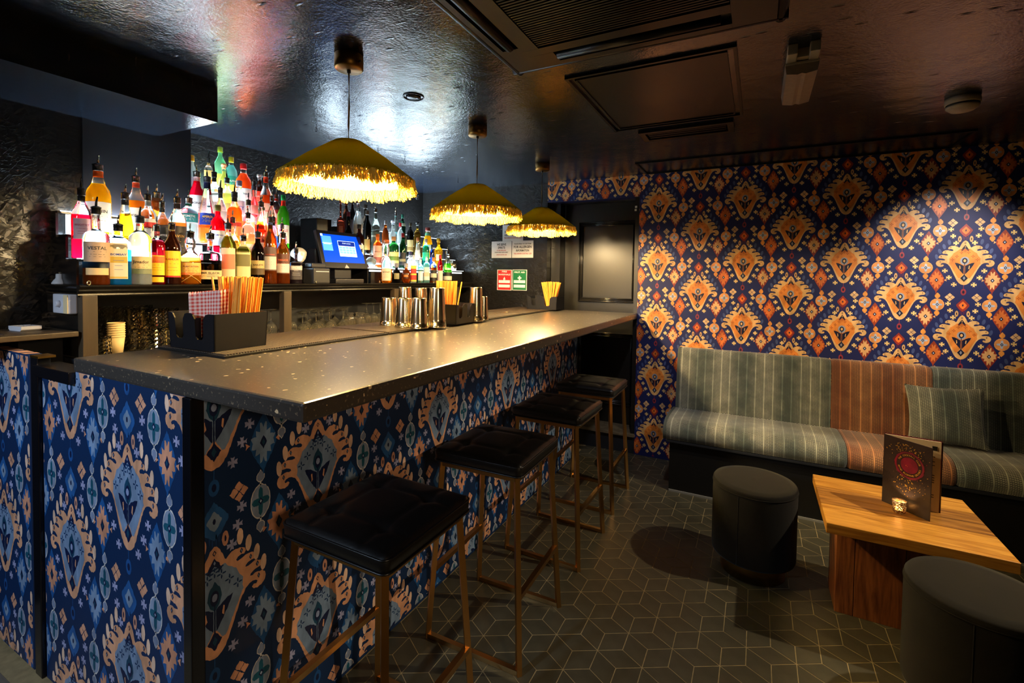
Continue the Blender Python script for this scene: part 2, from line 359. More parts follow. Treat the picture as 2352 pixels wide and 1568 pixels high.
def clip(poly, x0, x1, z0, z1):
    for ax, lim, sg in ((0, x0, 1), (0, x1, -1), (1, z0, 1), (1, z1, -1)):
        out = []; n = len(poly)
        for i in range(n):
            a, b = poly[i-1], poly[i]; ia = (a[ax]-lim)*sg >= 0; ib = (b[ax]-lim)*sg >= 0
            if ia != ib:
                t = (lim-a[ax])/(b[ax]-a[ax]); out.append((a[0]+(b[0]-a[0])*t, a[1]+(b[1]-a[1])*t))
            if ib: out.append(b)
        poly = out
        if len(poly) < 3: return []
    return poly
def print_mat(name, rough):
    m = bpy.data.materials.new(name); m.use_nodes = True; nt = m.node_tree; b = nt.nodes['Principled BSDF']
    b.inputs['Roughness'].default_value = rough
    ca = nt.nodes.new('ShaderNodeVertexColor'); ca.layer_name = 'ink'
    tc = nt.nodes.new('ShaderNodeTexCoord'); mp = nt.nodes.new('ShaderNodeMapping'); mp.inputs['Scale'].default_value = (1, 1, .45)
    nt.links.new(tc.outputs['Object'], mp.inputs[0])
    n = nt.nodes.new('ShaderNodeTexNoise'); n.inputs['Scale'].default_value = 26; n.inputs['Detail'].default_value = 5; n.inputs['Distortion'].default_value = .6
    nt.links.new(mp.outputs[0], n.inputs[0])
    r = nt.nodes.new('ShaderNodeMapRange'); r.inputs[1].default_value = .3; r.inputs[2].default_value = .7; r.inputs[3].default_value = .68; r.inputs[4].default_value = 1.22
    nt.links.new(n.outputs[0], r.inputs[0])
    mx = nt.nodes.new('ShaderNodeVectorMath'); mx.operation = 'SCALE'
    nt.links.new(ca.outputs[0], mx.inputs[0]); nt.links.new(r.outputs[0], mx.inputs['Scale']); nt.links.new(mx.outputs[0], b.inputs['Base Color'])
    return m
M_PR_W = print_mat('wallpaper_ink', .45); M_PR_B = print_mat('bar_paper_ink', .5)
MOT = {False: motif(False), True: motif(True)}
def paper(parent, plane, base, sgn, rects, h0, v0, dh, dv, bar, m, flip=1, name='wallpaper_print'):
    """plane 'y' or 'x' face at base, layers stepping by sgn; rects (h0,h1,v0,v1); cells anchored at (h0,v0)"""
    pal = PAL_BAR if bar else PAL_WALL
    sh, sv = dh/790., dv/1125.
    vs = []; fs = []; cols = []; lay = []
    H0 = min(r[0] for r in rects); H1 = max(r[1] for r in rects); V0 = min(r[2] for r in rects); V1 = max(r[3] for r in rects)
    for i in range(int((H0-h0)/dh)-2, int((H1-h0)/dh)+3):
        for j in range(int((V0-v0)/dv)-2, int((V1-v0)/dv)+3):
            cx = h0+i*dh; cz = v0+j*dv+(dv/2 if i % 2 else 0)
            for k, (L, c, p) in enumerate(MOT[bar]):
                q = jag(p, 5.5, (i*31+j*7+k) % 97) if bar else p
                q = [(cx+flip*a*sh, cz+b*sv) for a, b in q]
                for r in rects:
                    xs = [a for a, _ in q]; zs = [b for _, b in q]
                    if max(xs) < r[0] or min(xs) > r[1] or max(zs) < r[2] or min(zs) > r[3]: continue
                    g = clip(q, *r) if (min(xs) < r[0] or max(xs) > r[1] or min(zs) < r[2] or max(zs) > r[3]) else q
                    if len(g) < 3: continue
                    h = base+sgn*(.00025*L+.00001*(k % 9)); n = len(vs)
                    vs += [((a, h, b) if plane == 'y' else (h, a, b)) for a, b in g]
                    fs.append(tuple(range(n, n+len(g)))); cols += [s2l(pal[c])]*len(g)
    me = bpy.data.meshes.new(name); me.from_pydata(vs, [], fs); me.materials.append(m)
    ca = me.color_attributes.new('ink', 'FLOAT_COLOR', 'POINT')
    ca.data.foreach_set('color', [x for c in cols for x in (*c, 1.)])
    o = bpy.data.objects.new(name, me); COL.objects.link(o); o.parent = parent
    return tag(o, kind='stuff')
paper(wall_far, 'y', YF, -1, [(-.829, 2.0, 0.01, ZC), (-1.603, -.8295, 2.0195, ZC)], -.683, 1.516, .2945, .4435, False, M_PR_W)

# ---------------------------------------------------------------- floor tiles: rhombi three to a hexagon
A = .1632; EDG = A/sqrt(3); DR = A*sqrt(3)/2
def rhomb(rot):
    mb = MB(); g = .0019
    v6 = Vector((0, 0)); L = A/2-g*1.6; W = EDG/2-g
    pts = [(L, 0), (0, W), (-L, 0), (0, -W)]
    pts = [(x*cos(rot)-y*sin(rot), x*sin(rot)+y*cos(rot)) for x, y in pts]
    mb.prism(pts, -.0007, 0.)
    return mb
ties = []
for r in range(-26, 20):
    yy = 1.674+r*DR
    for k in range(-22, 24):
        xx = -.4905+k*A+(A/2 if r % 2 else 0)
        # the three rhombi that start at this six-way corner: long diagonals at 0, 60, 120 degrees
        for a in (0, pi/3, 2*pi/3):
            cx, cy = xx+cos(a)*A/2, yy+sin(a)*A/2
            if -1.24 < cx < 1.9 and .75 < cy < YF+.04: ties.append((cx, cy, a))
def in_view(t):
    d = _fw.dot(Vector((t[0], t[1], -CAMZ)))
    if d < .3: return False
    q = Vector((t[0], t[1], -CAMZ)); px = CX+FPX*q.dot(CR)/d; py = CY-FPX*q.dot(CU)/d
    return 800 < px < 2080 and py < 1600
vis = [t for t in ties if in_view(t)]; vis.sort(key=lambda t: t[0]**2+t[1]**2)
near = set(map(tuple, vis[:300])); proto = {}
for t in ties:
    if t in near:
        if t[2] not in proto:
            o = rhomb(t[2]).build('tile', M_TILE, floor); proto[t[2]] = o
        else:
            o = proto[t[2]].copy(); COL.objects.link(o)
        o.location = (t[0], t[1], random.uniform(-.0003, .0003))
rest = MB()
for t in ties:
    if t not in near:
        b = rhomb(t[2]); rest.add([(x+t[0], y+t[1], z) for x, y, z in b.v], b.f)
tag(rest.build('tiles', M_TILE, floor), kind='stuff')
# plank strip of the entrance, left in front of the gate
M_PLK = mat('grey_plank_tile', (.42, .39, .35), .5, noise=(14, .18, (1, 8, 1)))
for i in range(7):
    MB().box((-2.75+i*.15, .1, -.003), (-2.605+i*.15, .598, .0)).build('plank', M_PLK, floor) if i < 6 else None

# ---------------------------------------------------------------- door in the far wall, with its recess, step and frame
M_DOOR = mat('black_gloss_door_paint', (.085, .08, .068), .36, spec=.7, noise=(8, .12), bump=(14, .08, .003, (6, 1, 1)))
M_WORN = mat('worn_timber', (.42, .37, .28), .6, noise=(14, .4, (1, 1, 4)), bump=(30, .3, .003))
YD = 3.93
M_DOORM = mat('gloss_door_moulding', (.16, .15, .135), .22, spec=.9)
struct('trim_2', MB().box((-1.663, YF+.10, .0), (-1.603, YD+.05, ZC)), M_BLK)                      # left reveal
struct('trim_3', MB().box((-.829, YF+.10, 0), (-.77, YD+.05, ZC)), M_BLK)                         # right reveal
struct('trim_4', MB().box((-1.603, YF+.10, 2.02), (-.829, YD+.05, ZC)), M_BLK)
struct('trim_5', MB().box((-1.603, YF+.004, 0), (-.829, YD+.05, .135)), M_BLK)
struct('trim_6', MB().box((-1.603, YF-.02, .135), (-.829, YD+.05, .158), bev=.003), M_WORN)
struct('trim_7', MB().box((-.862, YF+.005, .16), (-.831, YF+.10, 2.018)).box((-1.60, YF+.09, .16), (-1.52, YD-.002, 2.018)), M_DOOR)
dr = tag(MB().box((-1.519, YD, .16), (-.831, YD+.04, 2.018)).build('door_1', M_DOOR), kind='structure')
def panel_mould(x0, x1, z0, z1):
    m = MB()
    for k, (e, d) in enumerate(((0, .016), (.014, .010), (.026, .014))):
        a0, a1, b0, b1 = x0+e, x1-e, z0+e, z1-e; t = .008
        m.box((a0, YD-d, b0), (a1, YD, b0+t)).box((a0, YD-d, b1-t), (a1, YD, b1)).box((a0, YD-d, b0), (a0+t, YD, b1)).box((a1-t, YD-d, b0), (a1, YD, b1))
        for zz in (b0+t/2, b1-t/2): m.tube([(a0, YD-d, zz), (a1, YD-d, zz)], .0055, 10)
        for xx in (a0+t/2, a1-t/2): m.tube([(xx, YD-d, b0), (xx, YD-d, b1)], .0055, 10)
    return m
panel_mould(-1.385, -.885, 1.18, 1.86).build('door_panel', M_DOORM, dr)
panel_mould(-1.385, -.885, .32, .92).build('door_panel', M_DOORM, dr)
for z0_, z1_ in ((1.18, 1.86), (.32, .92)): MB().box((-1.345, YD-.004, z0_+.04), (-.925, YD, z1_-.04)).build('panel_field', M_DOOR, dr)
k = MB().ball((0, 0, 0), .016, 16); k.tube([(0, 0, 0), (0, .03, 0)], .007); k.build('door_knob', mat('black_gloss_knob', (.08, .07, .1), .12, spec=.8), dr, loc=(-.842, YF-.022, 1.095))
M_STK = mat('white_sticker', (.85, .83, .76), .6)
for i, (px, py) in enumerate(((1461, 475), (1460, 482))):
    p = at(px, py, y=YF+.002); tag(MB().box((-.008, -.002, -.008), (.008, 0, .008)).build('sticker', M_STK, loc=(p.x, YF+.004, p.z)),
        ('tiny white square sticker, the upper of two at the top right of the door frame', 'tiny white square sticker, the lower of two at the top right of the door frame')[i], 'sticker')
# ---------------------------------------------------------------- bar counter
XC0, XC1, YC0, YC1, ZT = -1.862, -.825, .66, YF-.004, 1.113
def laminate(name, base, spk, rough):
    m = mat(name, base, rough, spec=.6)
    nt, b = nodes(m); tc = nt.nodes.new('ShaderNodeTexCoord'); mp = nt.nodes.new('ShaderNodeMapping'); mp.inputs['Scale'].default_value = (1, 1, 1)
    nt.links.new(tc.outputs['Object'], mp.inputs[0])
    n = nt.nodes.new('ShaderNodeTexNoise'); n.inputs['Scale'].default_value = 40; nt.links.new(mp.outputs[0], n.inputs[0])
    ad = nt.nodes.new('ShaderNodeVectorMath'); ad.operation = 'MULTIPLY_ADD'; ad.inputs[1].default_value = (.02, .02, .02)
    nt.links.new(n.outputs['Color'], ad.inputs[0]); nt.links.new(mp.outputs[0], ad.inputs[2])
    v = nt.nodes.new('ShaderNodeTexVoronoi'); v.inputs['Scale'].default_value = 38; nt.links.new(ad.outputs[0], v.inputs[0])
    lt = nt.nodes.new('ShaderNodeMath'); lt.operation = 'LESS_THAN'; lt.inputs[1].default_value = .18; nt.links.new(v.outputs['Distance'], lt.inputs[0])
    sp = nt.nodes.new('ShaderNodeSeparateColor'); nt.links.new(v.outputs['Color'], sp.inputs[0])
    g2 = nt.nodes.new('ShaderNodeMath'); g2.operation = 'GREATER_THAN'; g2.inputs[1].default_value = .74; nt.links.new(sp.outputs[0], g2.inputs[0])
    mu = nt.nodes.new('ShaderNodeMath'); mu.operation = 'MULTIPLY'; nt.links.new(lt.outputs[0], mu.inputs[0]); nt.links.new(g2.outputs[0], mu.inputs[1])
    v2 = nt.nodes.new('ShaderNodeTexNoise'); v2.inputs['Scale'].default_value = 130; nt.links.new(tc.outputs['Object'], v2.inputs[0])
    r2 = nt.nodes.new('ShaderNodeMapRange'); r2.inputs[1].default_value = .62; r2.inputs[2].default_value = .7; r2.inputs[4].default_value = .2; nt.links.new(v2.outputs[0], r2.inputs[0])
    mm = nt.nodes.new('ShaderNodeMath'); mm.operation = 'MAXIMUM'; nt.links.new(mu.outputs[0], mm.inputs[0]); nt.links.new(r2.outputs[0], mm.inputs[1])
    mx = nt.nodes.new('ShaderNodeMix'); mx.data_type = 'RGBA'; mx.inputs[6].default_value = (*s2l(base), 1); mx.inputs[7].default_value = (*s2l(spk), 1)
    nt.links.new(mm.outputs[0], mx.inputs[0]); nt.links.new(mx.outputs[2], b.inputs['Base Color'])
    return m
M_CTR = laminate('speckled_dark_laminate', (.25, .235, .22), (.86, .76, .60), .31)
bar = thing('bar_counter', 'long bar counter with speckled dark worktop and navy ikat papered front', 'bar counter', (-1.34, 2.19, 0))
def bp(mb, name, m, **k):
    o = mb.build(name, m, bar, **k); o.location = (1.34, -2.19, 0); return o
bp(MB().box((XC0, YC0, ZT-.043), (XC1, YC1, ZT), bev=.007), 'worktop', M_CTR)
XPn = -1.228
pf = bp(MB().box((XPn-.018, YC0+.022, 0.0), (XPn, 3.47, ZT-.043)), 'front_panel', M_NAVY2)
pr = paper(pf, 'x', XPn, 1, [(YC0+.03, 3.468, .012, ZT-.045)], 1.037, .786, .3235, .497, True, M_PR_B)
ep = bp(MB().box((-2.105, YC0+.006, 0), (-1.262, YC0+.024, 1.035)).box((-1.862, YC0+.006, 1.0352), (-1.262, YC0+.024, ZT-.043)), 'end_panel', M_NAVY2)
paper(ep, 'y', YC0+.006, -1, [(-2.10, -1.266, .01, 1.03), (-1.86, -1.266, 1.0301, ZT-.045)], -1.552, .762, .351, .510, True, M_PR_B)
M_BMET = mat('black_lacquered_metal', (.06, .07, .10), .25, metal=.3, spec=.7)
bp(MB().box((-1.262, YC0-.004, 0), (-1.226, YC0+.03, ZT-.043), bev=.003), 'corner_trim', M_BMET)
bp(MB().box((-2.13, YC0-.012, 1.030), (-1.8625, YC0+.06, 1.068), bev=.003), 'hinge_channel', M_BMET)
bp(MB().box((-2.16, YC0-.006, 0), (-2.108, YC0+.03, 1.09), bev=.003), 'gate_post', M_BMET)
bp(MB().box((-2.148, YC0-.01, 1.090), (-2.085, YC0+.035, 1.097)), 'post_cap', mat('brushed_brass', (.75, .58, .30), .3, 1.))
bp(MB().box((XPn-.3, YC0+.03, .0), (XPn-.02, 3.46, ZT-.05)).box((-1.85, YC0+.03, 0), (-1.5, 3.6, 1.0)), 'carcass', M_BLK)
# joint nicks in the front edge
gate = thing('bar_gate', 'navy ikat papered low gate left of the bar end', 'gate', (-2.35, .66, 0))
g_ = MB().box((-2.60, .652, .01), (-2.163, .690, 1.095), bev=.004).build('gate_leaf', M_NAVY2, gate); g_.location = (2.35, -.66, 0)
gp = paper(g_, 'y', .652, -1, [(-2.598, -2.168, .014, 1.09)], -2.40, .45, .351, .510, True, M_PR_B)
# strips of the paper wrapping over the gate's top edge
tp = MB()
for i, (a, b) in enumerate(((-2.58, -2.55), (-2.53, -2.515), (-2.49, -2.44), (-2.42, -2.37), (-2.35, -2.335), (-2.31, -2.25), (-2.23, -2.20))):
    tp.add([(a, .653, 1.0954), (b, .653, 1.0954), (b+.012, .688, 1.0954), (a+.012, .688, 1.0954)], [(0, 1, 2, 3)])
tp.build('top_wrap', mat('peach_print', PAL_BAR['sand'], .5), g_)
# rubber drip mat along the back of the counter
M_RUB = mat('black_rubber', (.10, .09, .08), .45, spec=.5)
def ribbed(name, base, scale, stren, rough=.45):
    m = mat(name, base, rough, spec=.5); nt, b = nodes(m)
    tc = nt.nodes.new('ShaderNodeTexCoord'); v = nt.nodes.new('ShaderNodeTexVoronoi'); v.inputs['Scale'].default_value = scale; v.inputs['Randomness'].default_value = 0.
    nt.links.new(tc.outputs['Object'], v.inputs[0]); bq = nt.nodes.new('ShaderNodeBump'); bq.inputs['Strength'].default_value = stren; bq.inputs['Distance'].default_value = .010
    nt.links.new(v.outputs['Distance'], bq.inputs['Height']); nt.links.new(bq.outputs[0], b.inputs['Normal']); return m
M_RUBM = ribbed('rubber_bar_mat', (.20, .15, .10), 105, 1.)
ZM = ZT+.012
mats_y = [(.885, 1.62), (1.625, 2.36), (2.365, 3.02), (3.025, 3.68)]
where = ('nearest the camera under the gingham napkin caddy', 'under the row of steel shaker tins', 'with the twisted spoon on it', 'farthest, under the small caddy by the door')
for (a, b), wh in zip(mats_y, where):
    r = thing('bar_mat', 'long black rubber bar mat, '+wh, 'mat', (-1.658, (a+b)/2, ZT), group='rubber mats on the counter')
    MB().box((-.194, -(b-a)/2, .0003), (.194, (b-a)/2, .008), bev=.002).build('mat_base', M_RUB, r)
    MB().box((-.183, -(b-a)/2+.008, .008), (.183, (b-a)/2-.008, .011)).build('mat_nubs', M_RUBM, r)
ZM = ZT+.0115
# ---- caddies
M_PLA = mat('black_plastic', (.085, .085, .10), .38, bump=(120, .06, .001))
M_STRAW = mat('orange_paper_straw', (.93, .62, .22), .55, noise=(30, .15, (1, 1, .05)))
def caddy(label, loc, rz, lx, ly, h, nstraw, sc, sh, spread, grp, lean=0., notch='front'):
    t = thing('bar_caddy', label, 'caddy', (loc[0], loc[1], ZM), rz)
    # body: base, back and sides plain; front (-y) with two U-shaped slots
    m = MB(); T = .004; e = .006
    m.box((-lx/2, -ly/2, 0), (lx/2, ly/2, .006))
    def wall(a, b, outl):  # outline in (u along a->b, z)
        d = Vector((b[0]-a[0], b[1]-a[1], 0)); L = d.length; d.normalize(); nrm = Vector((d.y, -d.x, 0))
        n = len(outl); vs = []
        for off in (0, T):
            for u, z in outl:
                p = Vector((a[0], a[1], 0))+d*u*L-nrm*off; k = 1+e*2*z/h
                vs.append((p.x*(1+.05*z/h), p.y*(1+.05*z/h), z))
        m.add(vs, [tuple(range(n)), tuple(range(n, 2*n))[::-1]]+[(i, n+i, n+(i+1) % n, (i+1) % n) for i in range(n)])
    def uslot(c, wd, z0, z1):
        r = wd*.5
        out = [(c-wd*1.15, z1), (c-wd*.8, z1-.03*h), (c-wd*.55, z1-.16*h), (c-wd*.5, z1-.35*h), (c-wd*.5, z0+.08*h), (c-wd*.3, z0), (c+wd*.3, z0), (c+wd*.5, z0+.08*h), (c+wd*.5, z1-.35*h), (c+wd*.55, z1-.16*h), (c+wd*.8, z1-.03*h), (c+wd*1.15, z1)]
        return out
    fo = [(0, 0), (0, h)]+uslot(.24, .17, .28*h, h)+uslot(.68, .17, .28*h, h)+[(1, h), (1, 0)]
    wall((-lx/2, -ly/2), (lx/2, -ly/2), fo)
    pl = [(0, 0), (0, h*1.0), (1, h*1.0), (1, 0)]
    wall((lx/2, -ly/2), (lx/2, ly/2), pl); wall((lx/2, ly/2), (-lx/2, ly/2), pl); wall((-lx/2, ly/2), (-lx/2, -ly/2), pl)
    m.build('caddy_body', M_PLA, t, fixn=False)
    q = MB(); q.box((-.03*lx, -ly/2+.005, .005), (-.03*lx+.004, ly/2-.005, h*.85)); q.box((-lx/2+.005, -.1*ly, .005), (lx/2-.005, -.1*ly+.004, h*.8))
    q.build('divider', M_PLA, t)
    # straws, each its own
    s0 = None; R = Matrix.Rotation(rz, 3, 'Z')
    for i in range(nstraw):
        if s0 is None:
            sm = MB().lathe([(.0036, 0), (.0036, sh)], 7, smooth=True, capb=False, capt=False)
            s0 = sm.build('paper_straw', M_STRAW); s = s0
        else:
            s = s0.copy(); COL.objects.link(s)
        u = (i % 12)/11-.5; v = (i//12)/max(1, nstraw//12-1)-.5
        p = Vector((sc[0]+u*spread[0]*.8, sc[1]+v*spread[1]*.8, 0)); p = R @ p
        s.location = (loc[0]+p.x, loc[1]+p.y, ZM+.007+random.uniform(0, .002))
        d = R @ Vector((u*spread[2]+random.uniform(-.02, .02)+lean*(random.random() < .3), v*.06+random.uniform(-.02, .02), 1)).normalized()
        s.rotation_euler = d.to_track_quat('Z', 'Y').to_euler()
        tag(s, grp[0], 'straw', grp[1])
    return t
caddy('black plastic bar caddy holding the gingham napkin, nearest the camera', (-1.672, .992), .04, .238, .185, .121, 60, (.058, .03), .236, (.105, .08, .30),
      ('orange paper straw in the bunch in the nearest caddy', 'orange straws in the nearest caddy'), .12)
caddy('black plastic bar caddy of straws between the steel shaker tins', (-1.50, 2.17), 1.62, .19, .165, .105, 48, (-.03, .02), .222, (.10, .08, .16),
      ('orange paper straw in the bunch between the shaker tins', 'orange straws between the shaker tins'), .15)
caddy('small black bar caddy of straws at the door end of the bar', (-1.54, 3.56), .04, .25, .17, .105, 36, (.05, -.01), .215, (.06, .05, .5),
      ('orange paper straw fanned out in the caddy by the door', 'orange straws in the caddy by the door'), 0)
# gingham napkin standing rolled in the first caddy
M_GING = mat('gingham_paper', (.9, .75, .68), .7)
def ging():
    nt, b = nodes(M_GING); uv = nt.nodes.new('ShaderNodeUVMap'); uv.uv_map = 'uv'; sp = nt.nodes.new('ShaderNodeSeparateXYZ'); nt.links.new(uv.outputs[0], sp.inputs[0])
    outs = []
    for k in (0, 1):
        f = nt.nodes.new('ShaderNodeMath'); f.operation = 'FRACT'; mu = nt.nodes.new('ShaderNodeMath'); mu.operation = 'MULTIPLY'; mu.inputs[1].default_value = 1/.0125
        nt.links.new(sp.outputs[k], mu.inputs[0]); nt.links.new(mu.outputs[0], f.inputs[0])
        g = nt.nodes.new('ShaderNodeMath'); g.operation = 'GREATER_THAN'; g.inputs[1].default_value = .5; nt.links.new(f.outputs[0], g.inputs[0]); outs.append(g)
    a = nt.nodes.new('ShaderNodeMath'); a.operation = 'ADD'; nt.links.new(outs[0].outputs[0], a.inputs[0]); nt.links.new(outs[1].outputs[0], a.inputs[1])
    h = nt.nodes.new('ShaderNodeMath'); h.operation = 'MULTIPLY'; h.inputs[1].default_value = .5; nt.links.new(a.outputs[0], h.inputs[0])
    mx = nt.nodes.new('ShaderNodeMix'); mx.data_type = 'RGBA'; mx.inputs[6].default_value = (*s2l((.93, .80, .74)), 1); mx.inputs[7].default_value = (*s2l((.80, .25, .20)), 1)
    nt.links.new(h.outputs[0], mx.inputs[0]); nt.links.new(mx.outputs[2], b.inputs['Base Color'])
ging()
def sheet(name, fn, nu, nv, U, V, m, parent=None, smooth=True, **k):
    """fn(u,v)->xyz over [0..1]^2, uv in metres"""
    mb = MB(); vs = []
    for j in range(nv+1):
        for i in range(nu+1): vs.append(fn(i/nu, j/nv))
    fs = [(j*(nu+1)+i, j*(nu+1)+i+1, (j+1)*(nu+1)+i+1, (j+1)*(nu+1)+i) for j in range(nv) for i in range(nu)]
    mb.add(vs, fs, 0, smooth); o = mb.build(name, m, parent, fixn=False, **k)
    uv = o.data.uv_layers.new(name='uv')
    for p in o.data.polygons:
        for li in p.loop_indices:
            vi = o.data.loops[li].vertex_index; i, j = vi % (nu+1), vi//(nu+1); uv.data[li].uv = (i/nu*U, j/nv*V)
    return o
def napfn(u, v):
    uu = min(u, .8); k = .135*(1+.10*v)
    x = -1.650+(uu-.4)*k*.90-max(0, u-.8)*.16; y = .936+(uu-.4)*k*.46+.008*sin(u*6)+max(0, u-.8)*.20
    z = ZM+.035+v*.158+(.003 if int(u*40) % 2 else 0)*(v > .97)+(u-.5)*.012*v
    return (x, y, z)
nap = sheet('paper_napkin', napfn, 40, 8, .14, .158, M_GING)
tag(nap, 'red and white gingham paper napkin standing in the nearest bar caddy', 'napkin')
so = nap.modifiers.new('t', 'SOLIDIFY'); so.thickness = .0015

# ---- shaker tins upside down
M_STEEL = mat('polished_steel', (.86, .80, .66), .19, 1., bump=(6, .05, .004, (1, 1, .4)))
def tin(label, px, pyb, pyt, wb, x=None):
    b = at(px, pyb, z=ZM); w_ = depth(b)/FPX; t = at(px, pyt, x=b.x); h = t.z-ZM-.0; r = wb*w_/2
    b = b + Vector((-.25, .5, 0)).normalized()*r*.9
    o = thing('shaker_tin', label, 'shaker', (b.x, b.y, ZM), group='steel shaker tins on the bar mat')
    MB().lathe([(r*.99, 0), (r, .002), (r*1.0, .012), (r*.965, .013), (r*.95, h*.2), (r*.80, h*.85), (r*.795, h*.86), (r*.775, h*.985), (r*.76, h), (r*.70, h), (r*.69, h-.004), (.001, h-.004)], 32, capt=False, capb=False).build('tin_wall', M_STEEL, o)
    MB().lathe([(r*1.0, .0), (r*1.02, .0015), (r*1.0, .003)], 32, capt=False, capb=False).build('rim', M_STEEL, o)
TINS = [('short steel shaker tin at the left end of the front row', 888, 748, 684, 41), ('short steel shaker tin in the middle of the front row of three', 923, 752, 685, 43),
        ('short steel shaker tin, rightmost of the front row of three', 958, 755, 685, 43), ('tall steel shaker tin just left of the middle straw caddy', 1000, 752, 661, 44),
        ('tall steel shaker tin right behind the middle straw caddy', 1091, 738, 660, 36), ('smallest steel shaker tin, right of the middle straw caddy', 1109, 735, 681, 24),
        ('tall steel shaker tin standing behind the leftmost pair', 926, 738, 659, 36), ('tall steel shaker tin standing behind the third short tin', 963, 733, 661, 35)]
for a in TINS: tin(*a)
gm = mat('clear_glass', (.95, .96, .95), .02, trans=1., ior=1.45)
b = at(986, 742, z=ZM)
o = thing('mixing_glass', 'thin clear mixing glass between two shaker tins', 'glass', (b.x-.02, b.y+.02, ZM))
MB().lathe([(.036, 0), (.028, .115), (.026, .115), (.034, .003)], 24, capb=False).build('glass_wall', gm, o)
b = at(1090, 727, z=ZM); e = at(1163, 718, z=ZM)
sp_ = thing('bar_spoon', 'twisted steel bar spoon lying on the mat right of the tins', 'spoon', (b.x, b.y, ZM+.004))
d = e-b; ps = []
for i in range(61):
    t = i/60; ps.append(d*t+Vector((.0012*cos(t*70), 0, .0012*sin(t*70))))
MB().tube(ps, .0016, 6).build('spoon_stem', M_STEEL, sp_)
MB().tube([d+Vector((.014*cos(a), .014*sin(a), .001)) for a in [2*pi*i/16 for i in range(16)]], .0016, 6, closed=True).build('spoon_ring', M_STEEL, sp_)

# ---------------------------------------------------------------- bar stools
M_LEA = mat('black_leather', (.055, .052, .052), .34, spec=.6, bump=(160, .2, .0012))
M_BRZ = mat('bronze_steel', (.74, .57, .34), .28, 1., noise=(6, .12))
def make_stool(label):
    t = thing('bar_stool', label, 'stool', group='bar stools along the counter')
    s, H_ = .182, .74
    def topz(x, y):
        r = (abs(x/s)**5+abs(y/s)**5)**.2; z = .012*(1-r**3) if r < 1 else 0
        for a in (-.5, .5):
            for b_ in (-.5, .5):
                dd = sqrt((x/s-a)**2+(y/s-b_)**2); z -= .010*math.exp(-(dd/.13)**2)
        for a in (-.5, .5):
            z -= .0035*math.exp(-((x/s-a)/.05)**2)*(r < .95)+.0035*math.exp(-((y/s-a)/.05)**2)*(r < .95)
        return z
    n = 40; mb = MB(); vs = []; 
    for j in range(n+1):
        for i in range(n+1):
            x, y = (i/n*2-1), (j/n*2-1)
            rr = max(abs(x), abs(y)); 
            cx, cy = x*s, y*s
            lim = s-.022
            if abs(cx) > lim and abs(cy) > lim:
                dx, dy = abs(cx)-lim, abs(cy)-lim; L = sqrt(dx*dx+dy*dy)
                if L > .022: cx = math.copysign(lim+dx*.022/L, cx); cy = math.copysign(lim+dy*.022/L, cy)
            edge = max(0, rr-.93)/.07
            vs.append((cx, cy, H_-.012+topz(x*s, y*s)-.010*edge**2))
    fs = [(j*(n+1)+i, j*(n+1)+i+1, (j+1)*(n+1)+i+1, (j+1)*(n+1)+i) for j in range(n) for i in range(n)]
    mb.add(vs, fs, 0, True); mb.build('seat', M_LEA, t)
    def ring(z0, z1, a, r=.022):
        c = []
        for k in range(4):
            for q in range(5):
                an = pi/2*k+pi/2*q/4; c.append(((a-r)*(1 if cos(pi/2*k+pi/4) > 0 else -1)+r*cos(an), (a-r)*(1 if sin(pi/2*k+pi/4) > 0 else -1)+r*sin(an)))
        return c
    m = MB(); c = ring(0, 0, s+.001); n2 = len(c)
    lv = [(H_-.060, .975), (H_-.05, 1.0), (H_-.028, 1.008), (H_-.02, .995)]
    m.add([(x*k, y*k, z) for z, k in lv for x, y in c], [(j*n2+i, j*n2+(i+1) % n2, (j+1)*n2+(i+1) % n2, (j+1)*n2+i) for j in range(3) for i in range(n2)]+[tuple(range(n2))[::-1]], 0, True)
    m.build('seat_side', M_LEA, t)
    for z in (H_-.022, H_-.055): MB().tube([(x*1.004, y*1.004, z) for x, y in c], .0028, 6, closed=True).build('piping', M_LEA, t)
    tw = .157; bw = .193; hh = .009; zt = H_-.062
    fr = MB(); 
    for a in ((-1, -1, 1, -1), (1, -1, 1, 1), (1, 1, -1, 1), (-1, 1, -1, -1)):
        p, q = Vector((a[0]*tw, a[1]*tw, zt-hh)), Vector((a[2]*tw, a[3]*tw, zt-hh)); fr.tube([p, q], hh, square=True)
    fr.build('seat_frame', M_BRZ, t)
    for sx in (-1, 1):
        for sy in (-1, 1):
            MB().tube([(sx*tw, sy*tw, zt-.001), (sx*bw, sy*bw, .0)], hh, square=True).build('leg', M_BRZ, t)
    for sy in (-1, 1): MB().tube([(-bw, sy*bw, .0095), (bw, sy*bw, .0095)], hh, square=True).build('floor_bar', M_BRZ, t)
    k = 1-(.26/(zt))
    xr = tw+(bw-tw)*k
    for sx in (-1, 1): MB().tube([(sx*xr, -xr, .26), (sx*xr, xr, .26)], hh, square=True).build('foot_rail', M_BRZ, t)
    return t
st = make_stool('bar stool nearest the camera, black leather seat on bronze legs')
for i, (x, y, r) in enumerate(((-.925, 1.00, .0), (-.895, 1.625, .02), (-.905, 2.285, -.01), (-.915, 2.885, .015))):
    o = st if i == 0 else copy_tree(st)
    o.location = (x, y, 0); o.rotation_euler = (0, 0, r)
    o['label'] = ('bar stool nearest the camera, black leather seat on bronze legs', 'second bar stool from the camera, black seat on bronze legs',
                  'third bar stool from the camera, black seat on bronze legs', 'farthest bar stool, by the black panelled door')[i]

